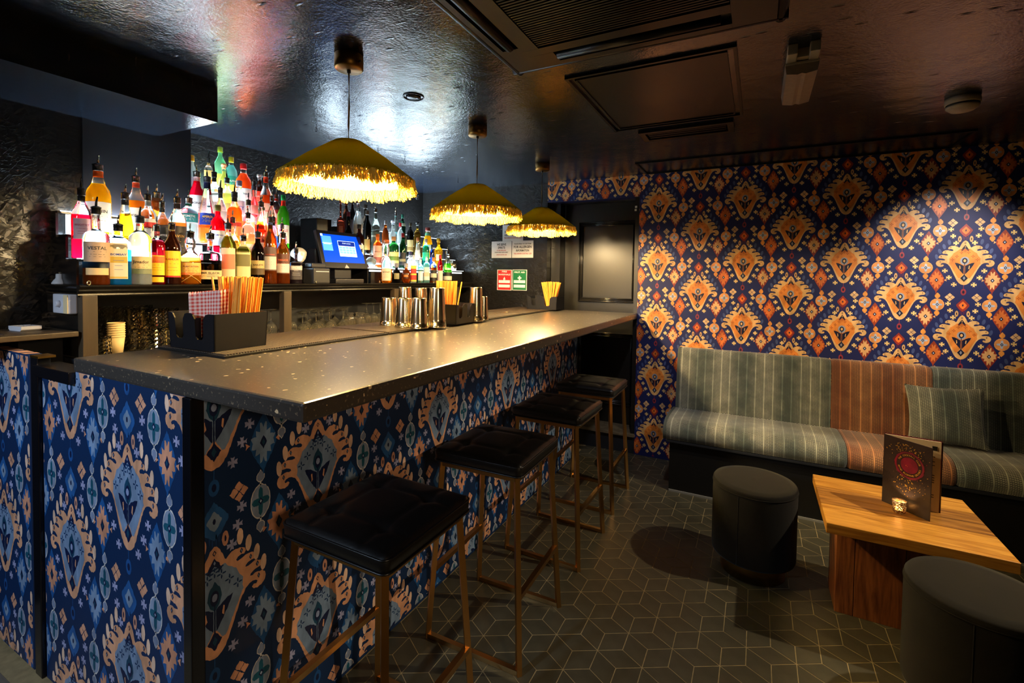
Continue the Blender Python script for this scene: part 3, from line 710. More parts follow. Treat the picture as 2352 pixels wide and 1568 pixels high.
# ---------------------------------------------------------------- upholstered bench
def weave(name, dark, mid, pale, period=.053):
    m = mat(name, mid, .8, sheen=.3); nt, b = nodes(m)
    uv = nt.nodes.new('ShaderNodeUVMap'); uv.uv_map = 'uv'; sp = nt.nodes.new('ShaderNodeSeparateXYZ'); nt.links.new(uv.outputs[0], sp.inputs[0])
    def M_(op, a, b_=None, v=None):
        q = nt.nodes.new('ShaderNodeMath'); q.operation = op
        for i, z in enumerate((a, b_)):
            if z is None: continue
            if isinstance(z, (int, float)): q.inputs[i].default_value = z
            else: nt.links.new(z, q.inputs[i])
        return q.outputs[0]
    u = M_('DIVIDE', sp.outputs[0], period); fu = M_('FRACT', u)
    k = M_('FLOOR', M_('MULTIPLY', fu, 6.)); cu = M_('FRACT', M_('MULTIPLY', fu, 6.))     # five yarn columns per stripe
    vv = M_('ADD', M_('DIVIDE', sp.outputs[1], .0085), M_('MULTIPLY', M_('MODULO', k, 2.), .5)); fv = M_('FRACT', vv)
    dash = M_('GREATER_THAN', fv, .48)
    gap = M_('GREATER_THAN', M_('ABSOLUTE', M_('SUBTRACT', cu, .5)), .40)
    solid = M_('LESS_THAN', k, .5)                                            # first column: plain pale rib
    val = M_('MAXIMUM', M_('MULTIPLY', solid, .78), M_('MULTIPLY', dash, .82)); val = M_('MULTIPLY', val, M_('SUBTRACT', 1., M_('MULTIPLY', gap, .75)))
    wide = M_('FRACT', M_('DIVIDE', sp.outputs[0], period*5.)); wv = M_('ADD', M_('MULTIPLY', M_('SINE', M_('MULTIPLY', wide, 6.283)), .18), .82)
    no = nt.nodes.new('ShaderNodeTexNoise'); no.inputs['Scale'].default_value = 14
    nt.links.new(uv.outputs[0], no.inputs[0])
    val = M_('MULTIPLY', M_('MULTIPLY', val, wv), M_('ADD', M_('MULTIPLY', no.outputs[0], .7), .62))
    cr = nt.nodes.new('ShaderNodeValToRGB'); cr.color_ramp.elements[0].color = (*s2l(dark), 1); cr.color_ramp.elements[1].color = (*s2l(pale), 1)
    e = cr.color_ramp.elements.new(.5); e.color = (*s2l(mid), 1); nt.links.new(val, cr.inputs[0]); nt.links.new(cr.outputs[0], b.inputs['Base Color'])
    bq = nt.nodes.new('ShaderNodeBump'); bq.inputs['Strength'].default_value = .6; bq.inputs['Distance'].default_value = .002
    nt.links.new(val, bq.inputs['Height']); nt.links.new(bq.outputs[0], b.inputs['Normal'])
    return m
M_GRN = weave('grey_green_woven_stripe', (.07, .08, .08), (.36, .40, .36), (.80, .79, .68))
M_ORG = weave('orange_woven_stripe', (.14, .08, .05), (.60, .35, .18), (.86, .62, .38))
bench = thing('upholstered_bench', 'long wall bench in striped grey green and orange woven fabric', 'bench', (.5, 3.4, 0))
def bb(mb, name, m, **k):
    o = mb.build(name, m, bench, **k); o.location = (-.5, -3.4, 0); return o
bb(MB().box((-.482, 3.19, 0), (1.95, YF-.003, .325)), 'plinth', mat('black_painted_board', (.04, .038, .036), .5))
bb(MB().box((-.50, 3.165, .325), (1.96, YF-.003, .342), bev=.003), 'seat_board', M_BLK)
bb(MB().box((-.48, 3.183, 0), (1.95, 3.19, .012)), 'floor_trim', mat('pale_edge_trim', (.5, .5, .48), .4))
seatprof = [(3.66, .35), (3.62, .452), (3.50, .462), (3.35, .466), (3.25, .466), (3.20, .456), (3.168, .435), (3.153, .405), (3.152, .375), (3.165, .345)]
backprof = [(3.56, .44), (3.563, .50), (3.575, .60), (3.592, .70), (3.607, .80), (3.616, .85), (3.628, .873), (3.65, .882), (3.69, .882), (3.715, .872)]
def smoothprof(p, k=3):
    for _ in range(k-1):
        q = [p[0]]
        for a, b_ in zip(p, p[1:]): q += [(a[0]*.75+b_[0]*.25, a[1]*.75+b_[1]*.25), (a[0]*.25+b_[0]*.75, a[1]*.25+b_[1]*.75)]
        p = q+[p[-1]]
    return p
def cushion(name, prof, x0, x1, m, e0=.012, e1=.012, skew=0.):
    P = smoothprof(prof); L = [0]
    for a, b_ in zip(P, P[1:]): L.append(L[-1]+sqrt((a[0]-b_[0])**2+(a[1]-b_[1])**2))
    cy = sum(p[0] for p in P)/len(P); cz = sum(p[1] for p in P)/len(P)
    nu = 14; us = [0, .004, .012, .02]+[.02+(x1-x0-.04)*i/nu for i in range(1, nu)]+[x1-x0-.02, x1-x0-.012, x1-x0-.004, x1-x0]
    def f(u, v):
        i = min(len(us)-1, int(round(u*(len(us)-1)))); j = int(round(v*(len(P)-1))); xx = us[i]; y, z = P[j]
        s = 1.
        ed = min(xx/.02 if e0 else 1, (x1-x0-xx)/.02 if e1 else 1, 1); k = (1-ed)**2*.06
        return (x0+xx+skew*L[j], y+(cy-y)*k, z+(cz-z)*k)
    o = sheet(name, f, len(us)-1, len(P)-1, 1, 1, m, bench); o.location = (-.5, -3.4, 0)
    uv = o.data.uv_layers['uv']; nu1 = len(us)
    for p in o.data.polygons:
        for li in p.loop_indices:
            vi = o.data.loops[li].vertex_index; uv.data[li].uv = (x0+us[vi % nu1], L[vi//nu1])
    return o
cushion('seat_cushion', seatprof, -.522, .468, M_GRN); cushion('seat_cushion', seatprof, .470, .928, M_ORG); cushion('seat_cushion', seatprof, .930, 1.95, M_GRN)
cushion('back_cushion', backprof, -.505, .432, M_GRN); cushion('back_cushion', backprof, .434, .932, M_ORG); cushion('back_cushion', backprof, .934, 1.95, M_GRN)
# end caps of the upholstery on the left
def endcap(prof, x, nm, close):
    P = smoothprof(prof)+close; bb(MB().prism(P, x, x+.02, 'x'), nm, mat('fabric_side', (.30, .32, .29), .85))
endcap(seatprof, -.520, 'seat_end', []); endcap(backprof, -.503, 'back_end', [(3.715, .44)])
# pillow
def pillow():
    n = 26; W = .345; Hh = .33; mb = MB(); vs = []; 
    pl = thing('throw_pillow', 'square grey green striped pillow leaning on the bench back', 'pillow', (.965, 3.445, .472))
    def f(u, v, s):
        x, y = u*2-1, v*2-1; e = (1-abs(x)**2.4)*(1-abs(y)**2.4); th = .062*max(0, e)**.55
        pin = 1-.07*(1-abs(y)**1.5 if abs(x) > .9 else 0)*0; k = 1-.08*(1-x*x)*abs(y)**4; k2 = 1-.09*(1-y*y)*abs(x)**4
        return (x*W/2*k2, s*th, (y*Hh/2)*k+Hh/2)
    for s in (-1, 1):
        o = sheet('pillow_face', lambda u, v: f(u, v, s), n, n, W, Hh, M_GRN, pl)
    pl.rotation_euler = (radians(-13), radians(-3), radians(-6))
pillow()

# ---------------------------------------------------------------- low table of thick planks
def wood(name, c1, c2, rough=.38, ax=0):
    m = mat(name, c1, rough, spec=.4); nt, b = nodes(m); tc = nt.nodes.new('ShaderNodeTexCoord')
    st = [14, 14, 14]; st[ax] = 1.2
    oi = nt.nodes.new('ShaderNodeObjectInfo'); va = nt.nodes.new('ShaderNodeVectorMath'); va.operation = 'ADD'
    ml = nt.nodes.new('ShaderNodeMath'); ml.operation = 'MULTIPLY'; ml.inputs[1].default_value = 13.; nt.links.new(oi.outputs['Random'], ml.inputs[0])
    nt.links.new(tc.outputs['Object'], va.inputs[0]); nt.links.new(ml.outputs[0], va.inputs[1])
    mp = nt.nodes.new('ShaderNodeMapping'); mp.inputs['Scale'].default_value = st; nt.links.new(va.outputs[0], mp.inputs[0])
    n = nt.nodes.new('ShaderNodeTexNoise'); n.inputs['Scale'].default_value = 2.2; n.inputs['Detail'].default_value = 8; n.inputs['Distortion'].default_value = 1.4; nt.links.new(mp.outputs[0], n.inputs[0])
    n2 = nt.nodes.new('ShaderNodeTexNoise'); n2.inputs['Scale'].default_value = 12; n2.inputs['Detail'].default_value = 4; nt.links.new(mp.outputs[0], n2.inputs[0])
    ad = nt.nodes.new('ShaderNodeMath'); ad.operation = 'MULTIPLY_ADD'; ad.inputs[1].default_value = .35; nt.links.new(n2.outputs[0], ad.inputs[0]); nt.links.new(n.outputs[0], ad.inputs[2])
    cr = nt.nodes.new('ShaderNodeValToRGB'); cr.color_ramp.elements[0].position = .5; cr.color_ramp.elements[1].position = .82
    cr.color_ramp.elements[0].color = (*s2l(c2), 1); cr.color_ramp.elements[1].color = (*s2l(c1), 1)
    nt.links.new(ad.outputs[0], cr.inputs[0]); nt.links.new(cr.outputs[0], b.inputs['Base Color'])
    bq = nt.nodes.new('ShaderNodeBump'); bq.inputs['Strength'].default_value = .25; bq.inputs['Distance'].default_value = .002; nt.links.new(n2.outputs[0], bq.inputs['Height']); nt.links.new(bq.outputs[0], b.inputs['Normal'])
    return m
M_W1 = wood('golden_pine_planks', (.82, .60, .25), (.64, .42, .13)); M_W1b = wood('darker_pine_planks', (.68, .47, .19), (.46, .29, .10))
M_W2 = wood('reddish_pine_boards', (.58, .34, .16), (.38, .19, .08), .42, 2)
table = thing('low_table', 'low square table of thick golden planks before the bench', 'table', (.53, 2.41, 0))
def tb(mb, name, m):
    o = mb.build(name, m, table); o.location = (-.53, -2.41, 0); return o
for y0, y1, m in ((2.157, 2.343, M_W1), (2.345, 2.436, M_W1b), (2.438, 2.533, M_W1b), (2.535, 2.672, M_W1)):
    tb(MB().box((.261, y0, .412), (.805, y1, .452), bev=.0025), 'plank', m)
for x0, x1 in ((.322, .385), (.387, .55), (.552, .742)): tb(MB().box((x0, 2.352, 0), (x1, 2.372, .411), bev=.002), 'board', M_W2)
for y0, y1 in ((2.373, 2.46), (2.462, 2.55)): tb(MB().box((.322, y0, 0), (.341, y1, .411), bev=.002), 'board', M_W2); tb(MB().box((.723, y0, 0), (.742, y1, .411), bev=.002), 'board', M_W2)
tb(MB().box((.341, 2.53, 0), (.723, 2.55, .411)), 'back_board', M_W2)
# menu
mn = thing('drinks_menu', 'dark drinks menu standing open on the table, gold specks and red circle on cover', 'menu', (.493, 2.488, .452))
ZB = .0005; a = Vector((0, 0, ZB)); cdir = (Vector((.619, 2.362, 0))-Vector((.493, 2.488, 0))); cl = cdir.length; cdir.normalize()
cn = Vector((cdir.y, -cdir.x, 0)); cn = cn if cn.y < 0 else -cn
M_MC = mat('dark_menu_cover', (.17, .13, .12), .22, spec=.6, noise=(12, .3)); M_PAPER = mat('cream_paper', (.86, .78, .66), .7); M_MR = mat('crimson_print', (.36, .02, .12), .4, noise=(40, .4)); M_GOLD = mat('gold_print', (.86, .66, .25), .35, .6)
H_M = .288
def board(dirv, L, th, m, nm, mtx_off=Vector((0, 0, 0))):
    nn = Vector((dirv.y, -dirv.x, 0)); mb = MB(); p0 = mtx_off; vs = []
    for s in (0, th):
        for u, z in ((0, 0), (L, 0), (L, H_M), (0, H_M)): vs.append(p0+dirv*u+nn*s+Vector((0, 0, z+ZB)))
    mb.add(vs, [(0, 1, 2, 3), (7, 6, 5, 4), (0, 4, 5, 1), (1, 5, 6, 2), (2, 6, 7, 3), (3, 7, 4, 0)]); return mb.build(nm, m, mn)
cover = board(cdir, cl, -.0035, M_MC, 'front_cover')
d2 = (Vector((.678, 2.464, 0))-Vector((.493, 2.488, 0))).normalized()
board(d2, .186, -.003, M_MC, 'back_cover', Vector((.003, .0075, 0))); 
pg = board(d2, .178, -.004, M_PAPER, 'page', Vector((.004, .002, .0)))
board(d2, .182, -.001, M_MR, 'patterned_lining', Vector((.003, .0062, .004)))
def on_cover(u, z, h=.0008): 
    p = cdir*u+cn*(.0005+h); return (p.x, p.y, z+ZB)
pm = MB(); cu_, cz_ = cl*.56, H_M*.66
def ringpts(r0, r1, a0, a1, n=20): 
    return [(cu_+r*cos(a0+(a1-a0)*i/n), cz_+r*sin(a0+(a1-a0)*i/n)) for r, rng in ((r1, range(n+1)), (r0, range(n, -1, -1))) for i in rng]
def flat(mb, pts, fn, mi=0): mb.add([fn(*p) for p in pts], [tuple(range(len(pts)))], mi)
for k, (r0, r1, rad0, rad1) in enumerate(((.036, .056, 0, 2*pi*.999),)):
    for s in range(24): 
        t0, t1 = 2*pi*s/24, 2*pi*(s+1)/24; flat(pm, [(cu_+r*cos(t), cz_+r*sin(t)) for r, t in ((.047, t0), (.053+.004*random.random(), t0), (.053+.004*random.random(), t1), (.047, t1))], lambda u, z: on_cover(u, z, .0004), 0)
flat(pm, [(cu_+.032*cos(t), cz_+.032*sin(t)) for t in [2*pi*i/24 for i in range(24)]], lambda u, z: on_cover(u, z, .0004), 0)
def arc_text(s, rad, start, step, size, up):
    for i, ch in enumerate(s):
        if ch == ' ': continue
        an = start+step*i; v, f = text2d(ch, size, .01); c, s_ = cos(an), sin(an)
        rot = an-pi/2 if up else an+pi/2
        pm.add([on_cover(cu_+rad*c+x*cos(rot)-y*sin(rot), cz_+rad*s_+x*sin(rot)+y*cos(rot), .001) for x, y in v], f, 1)
arc_text('THE COCKTAIL CLUB', .040, 2.75, -.148, .0095, True); arc_text('MIND BLOWING DRINKS', .040, 3.5, .148, .0095, False)
for i in range(230):
    a_ = random.gauss(0, 1)*.028; zz = random.choice((random.gauss(.42, .12), random.gauss(.86, .05)))*H_M; uu = cl*.52+a_*1.1
    if not (.01 < uu < cl-.006 and .06 < zz < H_M-.008) or abs(sqrt((uu-cu_)**2+(zz-cz_)**2)-.035) < .022: continue
    L_, r_ = random.uniform(.0008, .0042), random.uniform(0, 3.1); wv = L_*.4
    flat(pm, [(uu+L_*cos(r_), zz+L_*sin(r_)), (uu-wv*sin(r_), zz+wv*cos(r_)), (uu-L_*cos(r_), zz-L_*sin(r_)), (uu+wv*sin(r_), zz-wv*cos(r_))], on_cover, 1 if random.random() < .93 else 0)
tag(pm.build('cover_print', [M_MR, M_GOLD], mn, fixn=False), kind='stuff')
pn = Vector((d2.y, -d2.x, 0)); pn = pn if pn.y < 0 else -pn
def on_page(u, z): p = Vector((.004, .002, 0))+d2*u+pn*.0045; return (p.x, p.y, z)
pg2 = MB(); flat(pg2, [(.150, .252), (.166, .252), (.166, .270), (.150, .270)], on_page, 0)
for zz in (.225, .205, .19, .15, .14, .13, .12, .07, .06): flat(pg2, [(.152, zz), (.160, zz), (.160, zz+.003), (.152, zz+.003)], on_page, 0)
tag(pg2.build('page_print', mat('black_print', (.05, .05, .05), .6), mn, fixn=False), kind='stuff')
tag(MB().tube([(.318, 2.30, .395), (.306, 2.296, .392), (.300, 2.291, .384), (.296, 2.288, .372)], .0016, 6).build('loose_wire', mat('white_flex', (.85, .83, .78), .5)), 'short white wire end hanging below the left corner of the low table', 'wire')
# tealight
tp_ = at(2068, 1181, z=.453)
tl = thing('tealight_holder', 'small gold flecked glass tealight holder glowing beside the menu', 'candle', (tp_.x, tp_.y+.02, .4522))
M_TG = mat('gold_flecked_glass', (.95, .62, .22), .25, trans=.55, emit=(1., .62, .25), es=.0)
def flecks():
    nt, b = nodes(M_TG); tc = nt.nodes.new('ShaderNodeTexCoord'); v = nt.nodes.new('ShaderNodeTexNoise'); v.inputs['Scale'].default_value = 190; nt.links.new(tc.outputs['Object'], v.inputs[0])
    r = nt.nodes.new('ShaderNodeMapRange'); r.inputs[1].default_value = .47; r.inputs[2].default_value = .53; nt.links.new(v.outputs[0], r.inputs[0])
    mx = nt.nodes.new('ShaderNodeMix'); mx.data_type = 'RGBA'; mx.inputs[6].default_value = (*s2l((.45, .28, .10)), 1); mx.inputs[7].default_value = (*s2l((1, .93, .78)), 1)
    nt.links.new(r.outputs[0], mx.inputs[0]); nt.links.new(mx.outputs[2], b.inputs['Base Color'])
    m2 = nt.nodes.new('ShaderNodeMath'); m2.operation = 'MULTIPLY'; m2.inputs[1].default_value = .95; nt.links.new(r.outputs[0], m2.inputs[0]); nt.links.new(m2.outputs[0], b.inputs['Transmission Weight'])
flecks()
MB().lathe([(.0175, 0), (.0205, .004), (.022, .02), (.0245, .050), (.0232, .050), (.0205, .02), (.018, .006)], 24, capb=True, capt=False).build('glass_cup', M_TG, tl)
MB().lathe([(.016, .0065), (.016, .016)], 20).build('candle_wax', mat('candle_wax', (.95, .9, .8), .5), tl)
MB().lathe([(.0005, .016), (.0032, .021), (.0028, .026), (.0004, .035)], 10).build('flame', mat('candle_flame', (1, .8, .4), .5, emit=(1., .72, .32), es=60.), tl)
light('tealight_glow', 'POINT', (tp_.x, tp_.y+.02, .4522+.028), .9, (1, .66, .34), .006)

# ---------------------------------------------------------------- pouffes
M_VEL = mat('charcoal_velvet', (.062, .058, .047), .9, sheen=.06, noise=(11, .22), spec=.2); M_BR = MATS['brushed_brass']
def pouffe(label, x, y, r, h):
    t = thing('round_pouffe', label, 'pouffe', (x, y, 0), group='round velvet pouffes')
    MB().lathe([(r*.985, .085), (r, .095), (r, h-.024)], 56, capt=False).build('drum', M_VEL, t)
    MB().lathe([(r, h-.024), (r*1.004, h-.019), (r*.996, h-.008), (r*.97, h-.001), (r*.8, h+.003), (.001, h+.005)], 56, capt=False, capb=False).build('seat_top', M_VEL, t)
    MB().tube([(r*1.002*cos(a), r*1.002*sin(a), h-.022) for a in [2*pi*i/56 for i in range(56)]], .0022, 6, closed=True).build('seam', M_VEL, t)
    MB().tube([(-r*.35-0, -r*.94, .09), (-r*.35, -r*.94, h-.025)], .0018, 5).build('side_seam', M_VEL, t)
    MB().lathe([(r*.77, .0), (r*.77, .085)], 48, capt=False).build('brass_band', M_BR, t)
pouffe('round charcoal velvet pouffe between the bar stools and the bench', .012, 2.515, .181, .43)
pouffe('round charcoal velvet pouffe at the front of the low table, lower right', .640, 1.958, .183, .43)
# ---------------------------------------------------------------- pendant lamps
M_SHADE = bpy.data.materials.new('olive_velvet')
M_LIN = bpy.data.materials.new('shade_lining')
M_OLDB = mat('aged_brass', (.62, .47, .24), .38, 1., noise=(30, .12))
M_FR = bpy.data.materials.new('yellow_fringe'); M_FR.use_nodes = True
_nt = M_FR.node_tree; _nt.nodes.clear()
_o = _nt.nodes.new('ShaderNodeOutputMaterial'); _d = _nt.nodes.new('ShaderNodeBsdfDiffuse'); _t = _nt.nodes.new('ShaderNodeBsdfTranslucent'); _m = _nt.nodes.new('ShaderNodeMixShader')
for q, c in ((_d, (.95, .84, .42)), (_t, (.74, .60, .10))): q.inputs[0].default_value = (*s2l(c), 1)
def cloth(m, cd, ct, f):
    m.use_nodes = True; n = m.node_tree; n.nodes.clear()
    o = n.nodes.new('ShaderNodeOutputMaterial'); d = n.nodes.new('ShaderNodeBsdfDiffuse'); t = n.nodes.new('ShaderNodeBsdfTranslucent'); x = n.nodes.new('ShaderNodeMixShader')
    d.inputs[0].default_value = (*s2l(cd), 1); t.inputs[0].default_value = (*s2l(ct), 1); x.inputs[0].default_value = f
    n.links.new(d.outputs[0], x.inputs[1]); n.links.new(t.outputs[0], x.inputs[2]); n.links.new(x.outputs[0], o.inputs[0])
cloth(M_SHADE, (.50, .46, .06), (.52, .48, .05), .06); cloth(M_LIN, (.97, .90, .60), (.9, .84, .4), .15)
_tq = _nt.nodes.new('ShaderNodeTexCoord'); _n = _nt.nodes.new('ShaderNodeTexNoise'); _n.inputs['Scale'].default_value = 55; _nt.links.new(_tq.outputs['Object'], _n.inputs[0])
_c = _nt.nodes.new('ShaderNodeValToRGB'); _c.color_ramp.elements[0].position = .42; _c.color_ramp.elements[1].position = .6; _c.color_ramp.elements[0].color = (*s2l((.34, .26, .03)), 1); _c.color_ramp.elements[1].color = (*s2l((.86, .72, .14)), 1)
_nt.links.new(_n.outputs[0], _c.inputs[0]); _nt.links.new(_c.outputs[0], _t.inputs[0])
_m.inputs[0].default_value = .3; _nt.links.new(_d.outputs[0], _m.inputs[1]); _nt.links.new(_t.outputs[0], _m.inputs[2]); _nt.links.new(_m.outputs[0], _o.inputs[0])
M_BULB = mat('lit_bulb', (1, .9, .7), .4, emit=(1., .80, .45), es=60.)
def pendant(label):
    t = thing('pendant_lamp', label, 'lamp', group='pendant lamps over the bar')
    top, zr = 1.872, 1.738
    MB().lathe([(.001, ZC-.052), (.046, ZC-.052), (.051, ZC-.047), (.051, ZC-.0005)], 40, capb=False).build('ceiling_rose', M_OLDB, t)
    MB().tube([(.051, 0, ZC-.03), (.058, 0, ZC-.03)], .004, 8).build('screw', M_BLK, t)
    MB().tube([(0, 0, ZC-.05), (0, 0, ZC-.063)], .007, 10).build('cord_grip', M_BLK, t)
    MB().tube([(0, 0, ZC-.062), (.0015, 0, 2.0), (-.001, 0, 1.93), (0, 0, top)], .0034, 8).build('cord', M_OLDB, t)
    prof = [(.004, top+.004), (.045, top+.003), (.052, top), (.148, (top+zr)/2+.004), (.236, zr+.004), (.241, zr-.002), (.238, zr-.006)]
    MB().lathe(prof+[(.232, zr-.004), (.146, (top+zr)/2-.002), (.05, top-.006), (.004, top-.004)], 64, mis=[0]*6+[1]*4, capb=False, capt=False).build('lamp_shade', [M_SHADE, M_LIN], t)
    fr = MB(); rnd = random.Random(3)
    for k in range(2600):
        a = 2*pi*rnd.random(); r0 = .230+rnd.uniform(0, .010); L = rnd.uniform(.030, .050)+.005*sin(a*11)+.003*sin(a*29); w_ = rnd.uniform(.0016, .0036)
        pts = []; da = rnd.uniform(-.045, .045); fl_ = rnd.uniform(0, .013); ph = rnd.uniform(0, 6)
        for s in range(5):
            u = s/4; rr = r0+.004*sin(ph+u*6)+fl_*u*u; pts.append((a+da*u+.010*sin(ph*2+u*7), rr, zr-.001-L*u))
        vs = []
        for an, rr, z in pts:
            for sg in (-1, 1):
                q = an+sg*w_/rr/2; r2 = rr+sg*.0014*sin(ph*3); vs.append((r2*cos(q), r2*sin(q), z))
        fr.add(vs, [(0, 1, 3, 2), (2, 3, 5, 4), (4, 5, 7, 6), (6, 7, 9, 8)], 0, False)
    tag(fr.build('fringe', M_FR, t, fixn=False), kind='stuff')
    MB().lathe([(.012, 1.862), (.014, 1.83), (.014, 1.815)], 16).build('bulb_holder', M_BLK, t)
    MB().ball((0, 0, 1.775), .036, 18).build('bulb', M_BULB, t)
    return t
P0 = pendant('x')
for i, (x, y) in enumerate(((-1.36, 1.285), (-1.36, 2.187), (-1.375, 3.085))):
    o = P0 if i == 0 else copy_tree(P0); o.location = (x, y, 0); o.rotation_euler = (0, 0, i*1.9)
    o['label'] = ('fringed olive pendant lamp nearest the camera, over the counter', 'middle one of the three fringed olive pendant lamps', 'farthest fringed olive pendant lamp, beside the door')[i]
    light('pendant_glow', 'POINT', (x, y, 1.715), 42, (1., .73, .38), .035)

# ---------------------------------------------------------------- ceiling fittings
M_CB = mat('black_painted_metal', (.07, .066, .06), .33, metal=.4, spec=.6, bump=(90, .08, .002))
ac = thing('ceiling_air_conditioner', 'black ceiling cassette air conditioner with ribbed grille and long vane slots', 'air conditioner', (-.2, 1.2, ZC))
def ab(mb, name, m):
    o = mb.build(name, m, ac); o.location = (.2, -1.2, -ZC); return o
zb = ZC-.028
def rr(x0, x1, y0, y1, r, n=6):
    out = []
    for cx, cy, a0 in ((x1-r, y1-r, 0), (x0+r, y1-r, pi/2), (x0+r, y0+r, pi), (x1-r, y0+r, 1.5*pi)):
        for i in range(n+1): out.append((cx+r*cos(a0+pi/2*i/n), cy+r*sin(a0+pi/2*i/n)))
    return out
AX0, AX1, AY0, AY1 = -.855, .06, .70, 1.655
def boxes(L): 
    m = MB()
    for x0, y0, x1, y1 in L: m.box((x0, y0, zb), (x1, y1, ZC-.001))
    return m
# left strips, corner block, strip between grille and front slot, front strip, right strip, near strip
ab(boxes(((-.825, .73, -.805, 1.625), (-.745, .73, -.685, 1.485), (-.805, 1.455, -.745, 1.625), (-.745, 1.4855, -.09, 1.53), (-.745, 1.5305, -.65, 1.625), (-.65, 1.598, -.09, 1.625), (-.0895, .73, .03, 1.625), (-.685, .73, -.09, .86))), 'casing', M_CB)
ed = MB()
for p0, p1 in (((AX0+.02, AY0), (AX0+.02, AY1)), ((AX0, AY1-.02), (AX1, AY1-.02)), ((AX1-.02, AY1), (AX1-.02, AY0)), ((AX1, AY0+.02), (AX0, AY0+.02))):
    ed.tube([(*p0, ZC-.012), (*p1, ZC-.012)], .016, 10)
ed.prism(rr(AX0, AX1, AY0, AY1, .06), ZC-.012, ZC-.0005)
ab(ed, 'rim', M_CB)
ab(MB().tube([(-.775, .76, zb+.008), (-.775, 1.45, zb+.008)], .018, 12), 'vane', M_CB)
ab(MB().tube([(-.645, 1.565, zb+.008), (-.12, 1.565, zb+.008)], .018, 12), 'vane', M_CB)
for i in range(48):
    y = .865+i*.01295
    if i == 0: sl = ab(MB().box((-.683, -.0032, zb+.003), (-.092, .0032, zb+.014)), 'grille_slat', M_CB); s0_ = sl
    else: sl = s0_.copy(); COL.objects.link(sl)
    sl.location = (.2, y-1.2, -ZC)
hatch = thing('ceiling_hatch', 'large black square access hatch in the ceiling beyond the air conditioner', 'hatch', (-.4, 2.15, ZC))
def frame(x0, x1, y0, y1, wd, z0, z1): 
    return MB().box((x0, y0, z0), (x1, y0+wd, z1)).box((x0, y1-wd, z0), (x1, y1, z1)).box((x0, y0+wd, z0), (x0+wd, y1-wd, z1)).box((x1-wd, y0+wd, z0), (x1, y1-wd, z1))
o = frame(-.712, -.085, 1.80, 2.56, .012, ZC-.010, ZC-.0005).build('hatch_frame', M_CB, hatch); o.location = (.4, -2.15, -ZC)
o = frame(-.68, -.117, 1.832, 2.528, .008, ZC-.009, ZC-.0005).box((-.672, 1.84, ZC-.004), (-.125, 2.52, ZC-.0005)).build('hatch_panel', M_CB, hatch); o.location = (.4, -2.15, -ZC)
vent = thing('ceiling_vent', 'narrow black slot vent in the ceiling past the access hatch', 'vent', (-.35, 2.70, ZC))
o = frame(-.60, -.13, 2.62, 2.80, .03, ZC-.016, ZC-.0005).build('vent_frame', M_CB, vent); o.location = (.35, -2.70, -ZC)
for y in (2.67, 2.70, 2.735): 
    o = MB().box((-.56, y, ZC-.012), (-.17, y+.016, ZC-.002)).build('vent_slat', M_CB, vent); o.location = (.35, -2.70, -ZC)
h2 = thing('ceiling_hatch', 'thin framed black hatch in the ceiling right against the papered wall', 'hatch', (.2, 3.5, ZC))
o = frame(-.78, 1.0, 3.33, 3.70, .012, ZC-.008, ZC-.0005).build('hatch_frame', M_CB, h2); o.location = (-.2, -3.5, -ZC)
spk = thing('ceiling_speaker_cover', 'small round black painted cover on the ceiling between the first two lamps', 'ceiling fitting', (-1.40, 1.702, ZC))
MB().lathe([(.001, -.008), (.028, -.007), (.034, -.003)], 28, capb=False).build('inner_disc', M_CEIL, spk); MB().tube([(.045*cos(a), .045*sin(a), -.002) for a in [2*pi*i/32 for i in range(32)]], .0028, 6, closed=True).build('outer_ring', M_CEIL, spk)
# emergency light with clear prismatic cover
em = thing('emergency_light', 'white emergency light with clear plastic cover hanging from the dark ceiling', 'emergency light', (.118, 2.12, ZC)); em.rotation_euler = (0, 0, radians(0))
M_WP = mat('cream_white_plastic', (.66, .62, .54), .5); M_CP = mat('clouded_clear_plastic', (.64, .58, .52), .35, trans=.35, noise=(60, .15))
MB().box((-.048, -.235, -.035), (-.018, .20, 0), bev=.004).box((.018, -.235, -.035), (.048, .20, 0), bev=.004).box((-.02, -.19, -.03), (.02, .20, 0)).build('housing', M_WP, em)
MB().prism([(-.052, -.04), (.052, -.04), (.047, -.072), (.012, -.078), (0, -.074), (-.012, -.078), (-.047, -.072)], -.16, .17, 'y').build('clear_cover', M_CP, em)
MB().box((-.052, -.165, -.042), (.052, .175, -.034), bev=.002).build('cover_rim', M_WP, em)
sd = thing('smoke_detector', 'round white smoke detector on the dark ceiling at upper right', 'smoke detector', (.77, 2.745, ZC))
M_WD = mat('white_detector_plastic', (.70, .66, .58), .5)
MB().lathe([(.058, 0), (.060, -.012), (.060, -.026), (.056, -.028)], 40).build('base', M_WD, sd)
MB().lathe([(.056, -.026), (.056, -.036)], 40).build('vent_band', mat('black_vent_band', (.03, .03, .03), .6), sd)
MB().lathe([(.057, -.035), (.055, -.042), (.040, -.055), (.001, -.060)], 40, capt=False).build('dome', M_WD, sd)
M_HK = mat('black_wire', (.05, .05, .05), .3, 1.)
